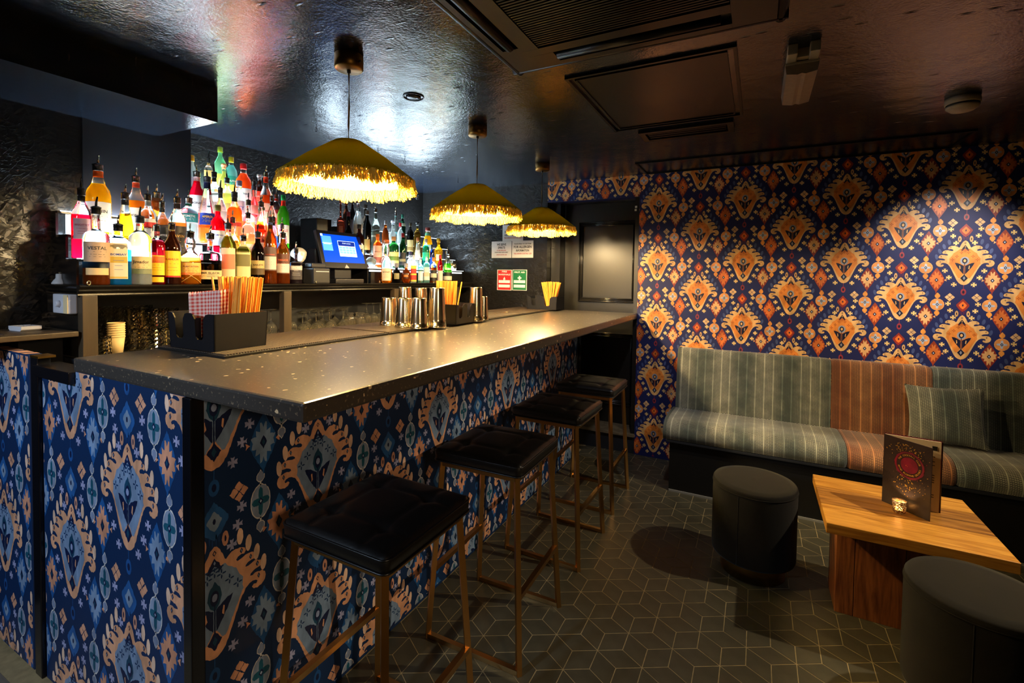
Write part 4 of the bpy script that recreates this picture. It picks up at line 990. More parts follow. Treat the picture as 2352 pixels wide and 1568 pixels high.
for i, (x, y) in enumerate(((-2.142, 1.795), (-2.182, 2.306), (-2.171, 2.554), (-2.207, 2.866), (-2.219, 3.273))):
    MBk = MB(); R_ = .009
    MBk.tube([(0, 0, 0), (0, 0, -.018)]+[(R_*sin(a), 0, -.018-R_+R_*cos(a)) for a in [5.2*k/12 for k in range(1, 13)]], .0018, 6)
    o = MBk.build('ceiling_hook', M_HK, loc=(x, y, ZC), rot=(0, 0, .6*i))
    tag(o, ('first small black ceiling hook, just left of the nearest pendant cord', 'small black ceiling hook just right of the nearest lamp shade top, second in the row', 'third small black ceiling hook from the left',
            'fourth small black ceiling hook from the left', 'last small black ceiling hook, above the middle pendant shade')[i], 'hook', 'ceiling hooks behind the lamps')
gr = thing('hanging_glass_ring', 'clear glass ring hanging by the back wall corner beside the nearest lampshade', 'ornament', (-2.80, 3.42, 2.0))
pr_ = at(958, 453, x=-2.80); gr.location = pr_
MB().tube([(0, .021*cos(a), .021*sin(a)) for a in [2*pi*i/24 for i in range(24)]], .0035, 8, closed=True).tube([(0, .009*cos(a), .009*sin(a)) for a in [2*pi*i/18 for i in range(18)]], .0025, 8, closed=True).build('glass_ring', gm, gr)
MB().tube([(0, 0, .022), (0, 0, ZC-pr_.z)], .0012, 5).build('wire', M_HK, gr)

# ---------------------------------------------------------------- notices on the strand-board wall
M_SHEET = mat('laminated_sheet', (.74, .73, .72), .3); M_INK = mat('black_ink', (.08, .07, .07), .6); M_RINK = mat('red_ink', (.62, .16, .14), .6)
def notice(name, label, x0, x1, z0, z1, lines, rot=0., m=M_SHEET):
    t = thing(name, label, 'sign', ((x0+x1)/2, YF-.001, (z0+z1)/2)); t.rotation_euler = (0, rot, 0)
    wx, wz = (x1-x0)/2, (z1-z0)/2
    MB().box((-wx, -.0015, -wz), (wx, 0, wz)).build('sheet', m, t)
    pr = MB()
    for s, zz, size, mi, wd in lines:
        v, f = text2d(s, 1., .03); W = max(p[0] for p in v)-min(p[0] for p in v)
        k = wd*2*wx/W
        pr.add([(x*k, -.0022, zz*wz+y*size*1.35) for x, y in v], f, mi)
    tag(pr.build('lettering', [M_INK, M_RINK, mat('white_ink', (.93, .93, .90), .5)], t, fixn=False), kind='stuff'); return t
notice('notice', 'white laminated notice reading we serve spirits, left of the pair', -2.146, -1.943, 1.551, 1.699,
       [('WE SERVE', .60, .020, 0, .46), ('SPIRITS', .22, .020, 0, .36), ('IN 25ML MEASURES', -.10, .0085, 1, .46), ('PLEASE DRINK RESPONSIBLY', -.33, .0085, 0, .68), ('LONDON COCKTAIL CLUB', -.62, .0095, 1, .52)])
notice('notice', 'white laminated allergen information notice, right of the pair', -1.937, -1.731, 1.551, 1.701,
       [('PLEASE SPEAK TO OUR TEAM', .62, .011, 0, .80), ('FOR ALLERGEN', .26, .022, 0, .84), ('INFORMATION', -.16, .019, 0, .62), ('THE LONDON COCKTAIL CLUB', -.52, .013, 1, .84)])
notice('notice', 'white laminated notice above the pair, half hidden by the farthest lamp', -2.036, -1.831, 1.700, 1.843,
       [('THANK YOU FOR VISITING', .1, .014, 0, .8), ('PLEASE ASK ABOUT OUR EVENTS', -.28, .010, 0, .8), ('THE LONDON COCKTAIL CLUB', -.62, .013, 1, .84)])
def safety(name, label, x0, x1, z0, z1, col, title, cross):
    t = thing(name, label, 'sign', ((x0+x1)/2, YF-.001, (z0+z1)/2)); wx, wz = (x1-x0)/2, (z1-z0)/2
    MB().box((-wx, -.0015, -wz), (wx, 0, wz)).build('border', mat('white_card', (.85, .83, .80), .5), t)
    MB().box((-wx*.92, -.002, -wz*.95), (wx*.92, -.0015, wz*.95)).build('coloured_field', mat(name+'_ink', col, .45), t)
    pr = MB(); 
    for s, zz, wd, size in title:
        v, f = text2d(s, 1., .02); W = max(p[0] for p in v)-min(p[0] for p in v); k = wd*2*wx/W
        pr.add([(x*k, -.0026, zz*wz+y*size) for x, y in v], f, 0)
    if cross:
        c_ = [(6, 18), (6, 6), (18, 6), (18, -6), (6, -6), (6, -18), (-6, -18), (-6, -6), (-18, -6), (-18, 6), (-6, 6), (-6, 18)]
        pr.add([(a*.001, -.0026, .018+b*.001) for a, b in c_], [tuple(range(12))])
    else:
        fl = [(0, .021), (.005, .010), (.010, .002), (.009, -.008), (0, -.014), (-.009, -.008), (-.010, .003), (-.004, .006)]
        pr.add([(x, -.0026, z+.010) for x, z in fl], [tuple(range(8))]); pr.add([(x, -.0028, z+.004) for x, z in dia(0, 0, .003, .006)], [(0, 1, 2, 3)], 1)
    for zz in (-.29, -.72): pr.add([(-wx*.78, -.0026, zz*wz), (wx*.78, -.0026, zz*wz), (wx*.78, -.0026, (zz+.27)*wz), (-wx*.78, -.0026, (zz+.27)*wz)], [(0, 1, 2, 3)])
    tag(pr.build('lettering', [MATS['white_ink'], MATS[name+'_ink']], t, fixn=False), kind='stuff')
    return t
safety('fire_marshal_sign', 'red fire marshals sign on the black board wall', -2.085, -1.938, 1.262, 1.446, (.76, .17, .17), [('FIRE', .80, .34, .019), ('MARSHALS', .52, .80, .019)], False)
safety('first_aid_sign', 'green first aid sign with white cross on the black board wall', -1.931, -1.788, 1.264, 1.447, (.10, .42, .26), [('FIRST AID', .74, .72, .019)], True)

# ---------------------------------------------------------------- back bar
ZS, XS, YS0, YS1 = 1.325, -2.30, .84, 3.66
M_GB = mat('black_gloss_wood', (.085, .075, .065), .24, spec=.7, noise=(9, .2, (1, .3, 1)), bump=(20, .1, .003, (1, .3, 1)))
M_OAK = mat('worn_dark_timber_edge', (.25, .20, .135), .5, noise=(20, .25, (1, 1, .1)), bump=(60, .3, .002, (1, 1, .1)))
bbk = thing('back_bar_shelf_unit', 'long black back bar with moulded shelf, uprights and stepped bottle display', 'shelf unit', (-2.45, 2.1, 0))
def kb(mb, name, m, lab=None):
    o = mb.build(name, m, bbk); o.location = (2.45, -2.1, 0)
    if lab: o['label'] = lab
    return o
mp_ = [(0, ZS-.046), (.006, ZS-.046), (.010, ZS-.040), (.008, ZS-.034), (.014, ZS-.028), (.022, ZS-.024), (.018, ZS-.018), (.026, ZS-.012), (.030, ZS-.006), (.027, ZS), (0, ZS)]
mm_ = MB()
mm_.prism([(XS-.03+x, z) for x, z in mp_], YS0, YS1, 'y'); mm_.prism([(YS0+.028-x, z) for x, z in mp_], -2.62, XS-.028, 'x')
kb(mm_, 'shelf_moulding', M_GB)
kb(MB().box((-2.618, YS0+.02, ZS-.04), (XS-.028, YS1, ZS)).box((XL+.002, YB+.002, ZS-.04), (-2.618, YS1, ZS)), 'shelf_top', M_GB)
for y in (.872, 1.745, 2.635, 3.41): kb(MB().box((-2.345, y-.024, 1.04), (-2.305, y+.024, ZS-.041), bev=.002), 'upright', M_OAK)
kb(MB().box((-2.616, .852, 1.04), (-2.346, .868, ZS-.041)), 'end_panel', M_GB)
kb(MB().box((-2.616, .84, 0), (-2.31, 3.43, 1.035)), 'lower_cabinet', M_BLK)
kb(MB().box((-2.616, .87, 1.036), (-2.60, 3.43, ZS-.041)), 'back_panel', M_BLK)
M_TR = mat('black_step_riser', (.05, .05, .06), .25, spec=.7)
M_LED = mat('white_led_panel', (.9, .95, 1), .4, emit=(.86, .94, 1.), es=1.9)
M_TL = mat('glowing_acrylic_tread', (.9, .95, 1), .3, emit=(.82, .92, 1.), es=42.)
M_TL2 = mat('dim_acrylic_tread', (.8, .85, .9), .3, emit=(.82, .92, 1.), es=24.)
YE = .868
steps = [(-2.395, 1.43), (-2.487, 1.53), (-2.575, 1.63)]
def steprun(y0, y1, lit, steps, back):
    zprev = ZS; n = len(steps)
    for i, (x, z) in enumerate(steps):
        xb = steps[i+1][0] if i < n-1 else back
        kb(MB().box((xb, y0, z-.012), (x+.004, y1, z-.002)), 'step_tread', M_GB); kb(MB().box((xb+.002, y0+.03, z-.002), (x, y1-.02, z-.0002)), 'tread_light', M_TL if lit else M_TL2, 'glowing white acrylic inlay')
        kb(MB().box((x+.0002, y0+.01, z-.004), (x+.0045, y1-.01, z-.0003)), 'tread_edge_light', M_LED, 'thin glowing tread edge')
        ys, ye = (y0+.03, y1-.02)
        if lit and i: kb(MB().box((x-.008, ys, zprev+.004), (x-.002, ye, z-.014)), 'led_panel', M_LED, 'glowing white panel between the steps')
        else: kb(MB().box((x-.008, ys, zprev), (x-.002, ye, z-.012)), 'step_riser', M_TR)
        kb(MB().box((xb, y0-.004, ZS), (x, y0+.004, z-.012)), 'step_side', M_TR)
        zprev = z
steprun(YE, YB-.0, True, steps, XB+.002)
steps2 = [(-2.395, 1.43), (-2.487, 1.53), (-2.575, 1.63), (-2.67, 1.73), (-2.76, 1.83)]
steprun(YB+.004, 1.875, True, steps2, XL+.002)
steprun(2.44, 3.64, False, steps2[:4], XL+.002)
kb(MB().box((-2.394, 2.45, 1.405), (-2.389, 3.60, 1.416)), 'led_strip', M_LED, 'thin glowing white strip')
kb(MB().box((-2.74, 2.17, ZS), (-2.58, 2.29, 1.752), bev=.003), 'display_block', M_TR, 'tall black display block')
# little metal rings screwed along the shelf edge
for i, (px, lab) in enumerate(((205, 'under the clear vodka bottle at the left end'), (727, 'in front of the receipt printer'), (873, 'right of the till'), (966, 'below the round copper bottle'), (998, 'at the right end of the row'))):
    p = at(px, 647, x=XS+.004)
    o = MB().tube([(0, .008*cos(a), .008*sin(a)) for a in [2*pi*k/18 for k in range(18)]], .002, 6, closed=True).build('shelf_ring', M_STEEL, loc=(XS+.0, p.y, ZS+.0085), rot=(0, 0, .5+i*.3))
    tag(o, 'small steel ring on the shelf edge '+lab, 'ring', 'steel rings on the shelf edge')
# lamp bulb left on the shelf end
bl = thing('spare_spotlight_bulb', 'white spotlight bulb standing upside down on the left shelf end', 'bulb', (-2.54, .862, ZS))
MB().lathe([(.025, 0), (.0255, .004), (.020, .014), (.0125, .024), (.0118, .040), (.0105, .042)], 24).build('bulb_body', mat('white_ceramic', (.80, .80, .80), .5), bl)
for s in (-1, 1): MB().tube([(s*.005, 0, .042), (s*.005, 0, .050)], .0012, 6).build('pin', M_STEEL, bl)
# switch box on the end panel
sb = thing('dimmer_switch_box', 'white dimmer box with round knob on the left end of the back bar', 'switch', (-2.42, .852, 1.25))
M_WB = mat('white_switch_plastic', (.80, .80, .82), .4)
MB().box((-.075, -.028, -.038), (.066, 0, .038), bev=.005).build('box_body', M_WB, sb)
MB().box((-.15, -.020, -.036), (-.078, 0, .036), bev=.004).build('socket_plate', M_GB, sb, ).__setitem__('label', 'black socket plate beside the dimmer')
MB().lathe([(.013, 0), (.011, .012), (.009, .013)], 20).build('knob', M_WB, sb, loc=(-.012, -.028, 0), rot=(radians(90), 0, 0))
MB().box((.028, -.031, -.036), (.063, -.0282, .036)).build('cover_strip', mat('cream_cover', (.88, .80, .62), .5), sb)
# side worktop left of the back bar
sw = thing('side_worktop', 'short brown edged worktop at the far left behind the gate', 'worktop', (-2.45, .4, 0))
def wbk(mb, name, m): o = mb.build(name, m, sw); o.location = (2.45, -.4, 0); return o
wbk(MB().box((-2.612, .50, 1.128), (-2.31, .838, 1.148), bev=.003), 'top_board', M_OAK); wbk(MB().box((-2.612, .71, 0), (-2.45, .838, 1.127)), 'cabinet', M_BLK)
wr = thing('wireless_box', 'flat white plastic box on the side worktop at far left', 'box', (-2.50, .745, 1.1485), .1)
MB().prism([(-.045, .006), (-.036, 0), (.036, 0), (.045, .006), (.045, .018), (-.045, .018)], -.03, .03, 'y').build('box_shell', M_WB, wr)
pb = MB(); 
for i in range(6): pb.ball((random.uniform(-.035, .035), random.uniform(-.02, .02), .0195), .0025, 6, sc=(1, 1, .4))
pb.build('buttons', mat('grey_button', (.5, .5, .5), .5), wr)
tag(MB().box((-.09, -.06, 0), (.09, .06, .0012)).build('printed_leaflet', mat('dark_printed_leaflet', (.16, .14, .20), .35, noise=(60, .6)), loc=(-2.46, .60, 1.1485), rot=(0, 0, -.1)), 'dark printed leaflet lying flat on the side worktop', 'leaflet')
dk = thing('service_bin', 'round olive lidded bin behind the low gate', 'bin', (-2.30, .855, 0)); dk.location = (-2.225, .79, 0)
MB().lathe([(.062, .0), (.075, 1.00), (.080, 1.0), (.081, 1.012), (.05, 1.02), (.001, 1.021)], 32, capt=False).build('bin_body', mat('olive_plastic', (.42, .40, .20), .4), dk)

# ---------------------------------------------------------------- till, printer, skulls
till = thing('till_terminal', 'touchscreen till with bright blue display on the back shelf', 'till', (-2.44, 2.235, ZS))
M_DP = mat('dark_grey_plastic', (.10, .10, .13), .35, spec=.5)
mo = Matrix.Translation((.02, 0, .215)) @ Matrix.Rotation(radians(-16), 4, 'Y')
def sc_(mb, name, m, **k):
    mb.v = [tuple(mo @ Vector(v)) for v in mb.v]; return mb.build(name, m, till, **k)
body = sc_(MB().box((-.014, -.19, -.125), (.010, .19, .122), bev=.005), 'monitor', M_DP)
M_SCR = mat('blue_screen', (.02, .16, .55), .25, emit=(.02, .30, .88), es=1.0)
M_SC2 = mat('light_screen_panel', (.3, .6, .9), .3, emit=(.30, .62, .92), es=1.0); M_SC3 = mat('white_screen_print', (.8, .9, 1), .3, emit=(.80, .92, 1.), es=1.1); M_SC4 = mat('navy_screen_panel', (.02, .1, .4), .3, emit=(.02, .15, .55), es=1.); M_SC5 = mat('cyan_keypad', (.4, .85, .95), .3, emit=(.45, .85, .95), es=1.0)
sc_(MB().box((.010, -.165, -.088), (.0118, .168, .098)), 'display', M_SCR)
g = MB()
def q4(y0, y1, z0, z1, mi, h=.0124): g.add([(h, y0, z0), (h, y1, z0), (h, y1, z1), (h, y0, z1)], [(0, 1, 2, 3)], mi)
q4(-.160, -.085, -.012, .085, 0); q4(-.160, -.085, .036, .040, 1, .0126); q4(-.150, -.095, .030, .034, 1, .0126); q4(-.165, -.148, .083, .098, 1, .0126)
q4(-.038, .108, -.046, .060, 1); q4(-.035, .105, .026, .057, 2, .0126)
for i in range(4):
    for j in range(5): q4(-.033+j*.0275, -.033+j*.0275+.025, -.043+i*.0165, -.043+i*.0165+.0145, 3 if i else 1, .0128)
put_text(g, 'STAFF LOGIN', .012, lambda x, y: (.0129, x+.035, y+.043), 1)
sc_(g, 'screen_graphics', [M_SC2, M_SC3, M_SC4, M_SC5], fixn=False)
MB().box((-.06, -.11, 0), (.085, .13, .028), bev=.006).box((-.03, -.06, .028), (.02, .08, .11), bev=.006).build('stand', M_DP, till)
sc_(MB().prism([(-.02, -.125), (.02, -.125), (0, -.100)], .008, .0125, 'x'), 'logo_plate', mat('silver_plate', (.7, .7, .7), .3, .8))
MB().box((-.1, -.175, 0), (-.02, -.135, .22), bev=.01).build('rear_module', M_DP, till)
prn = thing('receipt_printer', 'dark grey receipt printer left of the till', 'printer', (-2.352, 1.978, ZS))
MB().box((-.048, -.060, 0), (.045, .060, .092), bev=.008).build('printer_body', mat('charcoal_plastic', (.17, .17, .18), .4), prn); MB().box((-.046, -.052, .092), (.02, .054, .122), bev=.008).build('printer_lid', M_DP, prn)
MB().box((.0455, -.045, .070), (.047, .05, .074)).build('paper_slot', M_WB, prn)
M_BONE = mat('painted_bone_ceramic', (.80, .77, .70), .35, noise=(40, .08)); M_SMK = mat('smoked_clear_glass', (.62, .66, .66), .12, trans=.55)
def skull(name, label, loc, rz, s, m, mk, cap=None):
    t = thing(name, label, 'skull', loc, rz)
    bm = bmesh.new(); bmesh.ops.create_icosphere(bm, subdivisions=4, radius=1)
    for v in bm.verts:
        x, y, z = v.co                                           # faces +x
        k = 1.0
        co = Vector((x*1.12, y*.86, z*.92))
        if z < -.15 and x > -.2: co.x = co.x*.92+.10*(x > .2); co.z = -.15+(z+.15)*1.25; co.y *= .78
        if z < -.2 and x < -.2: co.z = -.2+(z+.2)*.45
        for sy in (-1, 1):
            d = (Vector((x, y, z))-Vector((.83, sy*.36, .02)).normalized()).length
            co -= Vector((1, sy*.25, 0))*.26*math.exp(-(d/.19)**2)
        d = (Vector((x, y, z))-Vector((.95, 0, -.26)).normalized()).length; co -= Vector((1, 0, 0))*.18*math.exp(-(d/.10)**2)
        d = abs(z+.62) if x > .1 else 1; co.x -= .07*math.exp(-(d/.05)**2)
        co.x += .06*math.exp(-((z-.28)/.12)**2)*(x > .5)
        v.co = co*s
    zmin = min(v.co.z for v in bm.verts)
    for v in bm.verts: v.co.z -= zmin
    me = bpy.data.meshes.new('skull_shell'); bm.to_mesh(me); bm.free(); me.materials.append(m)
    for p in me.polygons: p.use_smooth = True
    o = bpy.data.objects.new('skull_shell', me); COL.objects.link(o); o.parent = t
    dn = MB(); c = -zmin
    for sy in (-1, 1):
        dn.lathe([(.20*s, 0), (.20*s, .01*s)], 12, 0, Matrix.Translation((.74*s, sy*.33*s, c+.02*s)) @ Matrix.Rotation(pi/2, 4, 'Y') @ Matrix.Rotation(-sy*.3, 4, 'X'))
    for k in range(7): dn.box((.78*s, (-.27+k*.09)*s-.035*s, c-.66*s), (.86*s, (-.27+k*.09)*s+.035*s, c-.5*s), 1, bev=.01*s)
    for k in range(8):
        a = k*.8; dn.tube([( .55*s*cos(a*.3)+.3*s, (.6*sin(a))*s*.9, c+(.55+.1*cos(a*3))*s), (.5*s*cos(a*.3)+.2*s, .7*s*sin(a+.2), c+.4*s)], .015*s, 5)
    dn.build('painted_face', [mk, m], t)
    if cap: MB().lathe([(.22*s, c*2-.05*s), (.24*s, c*2+.12*s), (.2*s, c*2+.2*s), (.33*s, c*2+.28*s), (.33*s, c*2+.42*s), (.001, c*2+.5*s)], 16, capt=False).build('stopper', cap, t)
    return t
skull('ceramic_skull', 'cream painted skull left of the receipt printer', (-2.47, 1.93, 1.43), radians(10), .045, M_BONE, mat('brown_paint_lines', (.30, .22, .16), .5))
bpy.data.objects['ceramic_skull'].location = (-2.46, 1.935, 1.445)
tag(MB().box((-2.52, 1.885, ZS+.0004), (-2.405, 1.99, 1.4445), bev=.003).build('black_stand_block', M_TR), 'black block under the cream painted skull', 'block')
p = at(851, 616, x=-2.45)
skull('skull_bottle', 'grey glass skull shaped bottle right of the till', (-2.435, p.y-.012, 1.4305), radians(5), .037, M_SMK, mat('dark_paint_lines', (.10, .10, .11), .5), M_SMK)
# ---------------------------------------------------------------- bottles
ROWS = {0: (-2.352, ZS), 1: (-2.441, 1.43), 2: (-2.531, 1.53), 3: (-2.62, 1.63), 4: (-2.715, 1.73), 5: (-2.80, 1.83)}
SHP = {
 'wine': [(.95, 0), (1, .02), (1, .60), (.92, .68), (.60, .76), (.38, .82), (.33, .96), (.38, .965), (.38, 1)],
 'monin': [(.95, 0), (1, .02), (1, .52), (.99, .58), (.88, .66), (.56, .74), (.42, .82), (.38, .96), (.43, .965), (.43, 1)],
 'spirit': [(.95, 0), (1, .02), (1, .66), (.94, .72), (.62, .78), (.36, .82), (.32, .95), (.38, .96), (.38, 1)],
 'shoulder': [(.94, 0), (1, .02), (1, .60), (.97, .64), (.80, .68), (.40, .71), (.30, .74), (.28, .95), (.35, .96), (.35, 1)],
 'round': [(.80, 0), (.95, .04), (1, .16), (1, .38), (.94, .48), (.70, .58), (.42, .64), (.36, .68), (.50, .74), (.50, .84), (.36, .90), (.36, 1)],
 'squat': [(.60, 0), (.85, .06), (1, .26), (.99, .44), (.80, .60), (.42, .68), (.32, .72), (.32, .93), (.42, .95), (.42, 1)],
 'bell': [(.94, 0), (1, .03), (1, .30), (.84, .50), (.58, .70), (.40, .84), (.36, .96), (.40, .97), (.40, 1)],
 'flare': [(.94, 0), (1, .02), (.86, .25), (.86, .45), (1, .58), (.90, .66), (.40, .74), (.34, .80), (.34, .96), (.40, .97), (.40, 1)],
 'tank': [(.95, 0), (1, .02), (1, .58), (.88, .63), (.30, .66), (.26, .70), (.26, .94), (.36, .95), (.36, 1)],
}
GL = {}
def liq(col, dens=.82):
    k = (tuple(col), dens)
    if k not in GL:
        GL[k] = mat('liquid_%d' % len(GL), col, .03, trans=dens, ior=1.4)
        GL[k].name = 'bottle_liquid'
    return GL[k]
M_CLR = mat('bottle_clear_glass', (.95, .98, .97), .02, trans=1., ior=1.45)
C = dict(clear=(.93, .97, .96), red=(.92, .02, .14), dred=(.55, .02, .06), yel=(1., .78, .08), amb=(.98, .55, .08), damb=(.62, .28, .06), brown=(.28, .12, .05), blk=(.05, .04, .035), blue=(.12, .62, .95), blu2=(.05, .40, .95),
         grn=(.30, .80, .15), dgrn=(.08, .30, .10), olive=(.38, .40, .10), orange=(1., .42, .10), peach=(1., .66, .42), pink=(1., .40, .42), lyel=(.95, .95, .55), teal=(.10, .55, .48), gris=(.42, .45, .42), aqua=(.60, .90, .88), lgrn=(.65, .95, .75))
M_RUBB = mat('black_rubber_collar', (.04, .04, .045), .4)
def bottle(spec):
    (px, top, w, row, shape, sq, lc, lev, cap, cc, lab, desc, *cat_) = spec
    X, Z = ROWS[row]
    b = at(px, 600, x=X); wd = w/2*depth((X, b.y, Z))/FPX
    r = wd*(.94 if sq else 1.); X_ = X
    tz = at(px, top, x=X).z
    g = {'p': .048, 'm': .045, 'c': 0.0, 'k': 0.}[cap]
    H_ = max(.08, tz-Z-g); Z += .0006
    name = cat_[0] if cat_ else 'bottle'
    t = thing(name, desc, 'bottle', (X_, b.y, Z), group='bottles on the back bar')
    ang = math.atan2(-b.y, -X_)                                   # turned to the room side
    t.rotation_euler = (0, 0, ang+random.uniform(-.08, .08))
    prof = [(k*r, z*H_) for k, z in SHP[shape]]
    # split the profile at the filling level
    P = []; mis = []; zl = lev*H_
    for a, c_ in zip(prof, prof[1:]):
        P.append(a)
        if a[1] < zl < c_[1]:
            q = (zl-a[1])/(c_[1]-a[1]); P.append((a[0]+(c_[0]-a[0])*q, zl)); mis += [0, 1]
        else: mis.append(0 if a[1] < zl else 1)
    P.append(prof[-1])
    # smoother shoulders
    body = MB().lathe(P, 20, mis=mis, sq=(5 if sq else None))
    body.build('bottle_glass', [liq(C.get(lc, lc), .82 if row < 2 else .55), M_CLR], t)
    rn = prof[-1][0]
    if cap in 'pm':
        mt = M_RUBB if cap == 'p' else M_STEEL
        MB().lathe([(rn*1.0, H_-.022), (rn*1.05, H_-.020), (rn*1.05, H_+.001), (rn*1.13, H_+.002), (rn*1.13, H_+.006), (rn*.6, H_+.010)], 16).build('pourer_collar', M_RUBB if cap == 'p' else mat('dark_chrome', (.35, .34, .33), .25, 1.), t)
        tl_ = random.uniform(-.12, .12)
        MB().tube([(0, 0, H_+.008), (0, tl_*.012, H_+.026), (0, tl_*.03+.002, H_+g)], [.0046, .0040, .0026], 8).build('pourer_spout', mt if cap == 'm' else mat('black_spout', (.10, .09, .09), .3, metal=.4), t)
        if cc: MB().lathe([(prof[-3][0]*1.06, H_*.84), (prof[-3][0]*1.05, H_-.022)], 16, capb=False, capt=False).build('neck_foil', mat('foil_%02x%02x%02x' % tuple(int(255*x) for x in cc), cc, .35), t)
    elif cap == 'c':
        MB().lathe([(rn*1.08, H_-.030), (rn*1.12, H_-.028), (rn*1.12, H_+.0), (rn*.9, H_+.002)], 18).build('cap', mat('cap_%02x%02x%02x' % tuple(int(255*x) for x in cc), cc, .35), t)
    else:
        MB().lathe([(rn*.85, H_-.012), (rn*.85, H_), (rn*1.3, H_+.0005), (rn*1.3, H_+.014), (rn*1.2, H_+.016)], 16).build('stopper', mat('stop_%02x%02x%02x' % tuple(int(255*x) for x in cc), cc, .45), t)
    for L in (lab or []):
        z0, z1, lcol, txt, tcol, ha = L[:6]; z0 *= H_; z1 *= H_
        def rad(z):
            for a, c_ in zip(prof, prof[1:]):
                if a[1] <= z <= c_[1]: return a[0]+(c_[0]-a[0])*(z-a[1])/max(1e-6, c_[1]-a[1])
            return prof[-1][0]
        def wrap(u, z, h=.0006):
            a = u/r; f = (abs(cos(a))**5+abs(sin(a))**5)**-.2 if sq else 1.
            q = rad(z)*f+h; return (q*cos(a), q*sin(a), z)
        nseg = 14; U = ha*r; mb = MB(); zs = [z0+(z1-z0)*i/4 for i in range(5)]
        mb.add([wrap(-U+2*U*i/nseg, z) for z in zs for i in range(nseg+1)], [(j*(nseg+1)+i, j*(nseg+1)+i+1, (j+1)*(nseg+1)+i+1, (j+1)*(nseg+1)+i) for j in range(4) for i in range(nseg)], 0, True)
        # printed band and border
        if len(L) > 6:
            for (a0, a1, bc) in L[6]:
                za, zb_ = z0+(z1-z0)*a0, z0+(z1-z0)*a1
                mb.add([wrap(-U*.94+2*U*.94*i/nseg, z, .0009) for z in (za, zb_) for i in range(nseg+1)], [(i, i+1, nseg+2+i, nseg+1+i) for i in range(nseg)], 2, True)
        if txt:
            v, f = text2d(txt, 1., .015); W = max(p[0] for p in v)-min(p[0] for p in v); hh = max(p[1] for p in v)-min(p[1] for p in v)
            k = min(1.75*min(U, .80*r)/W, (z1-z0)*.55/hh); zc = (z0+z1)/2+(z1-z0)*.18
            mb.add([wrap(x*k, zc+y*k, .0012) for x, y in v], f, 1)
            for dz, ww in ((-.12, .6), (-.22, .45), (-.30, .5)):
                zz = zc+(z1-z0)*dz*1.4
                if zz > z0+.004: mb.add([wrap(s_*U*ww, zz+e, .0011) for e in (-.0006, .0006) for s_ in (-1, -.33, .33, 1)], [(0, 1, 5, 4), (1, 2, 6, 5), (2, 3, 7, 6)], 1)
        lm = mat('label_%02x%02x%02x' % tuple(int(255*x) for x in lcol), lcol, .5)
        im = mat('print_%02x%02x%02x' % tuple(int(255*x) for x in tcol), tcol, .5)
        b2 = L[6][0][2] if len(L) > 6 else tcol
        mb.build('label', [lm, im, mat('print_%02x%02x%02x' % tuple(int(255*x) for x in b2), b2, .5)], t, fixn=False)
    return t
W_, K_, CRM, TAN, YL = (.92, .91, .88), (.12, .10, .10), (.90, .82, .66), (.84, .72, .50), (.95, .76, .12)
GRN_, TEA, RDL, BLL, ORL = (.10, .40, .25), (.12, .45, .48), (.80, .12, .12), (.12, .25, .60), (.93, .45, .18)
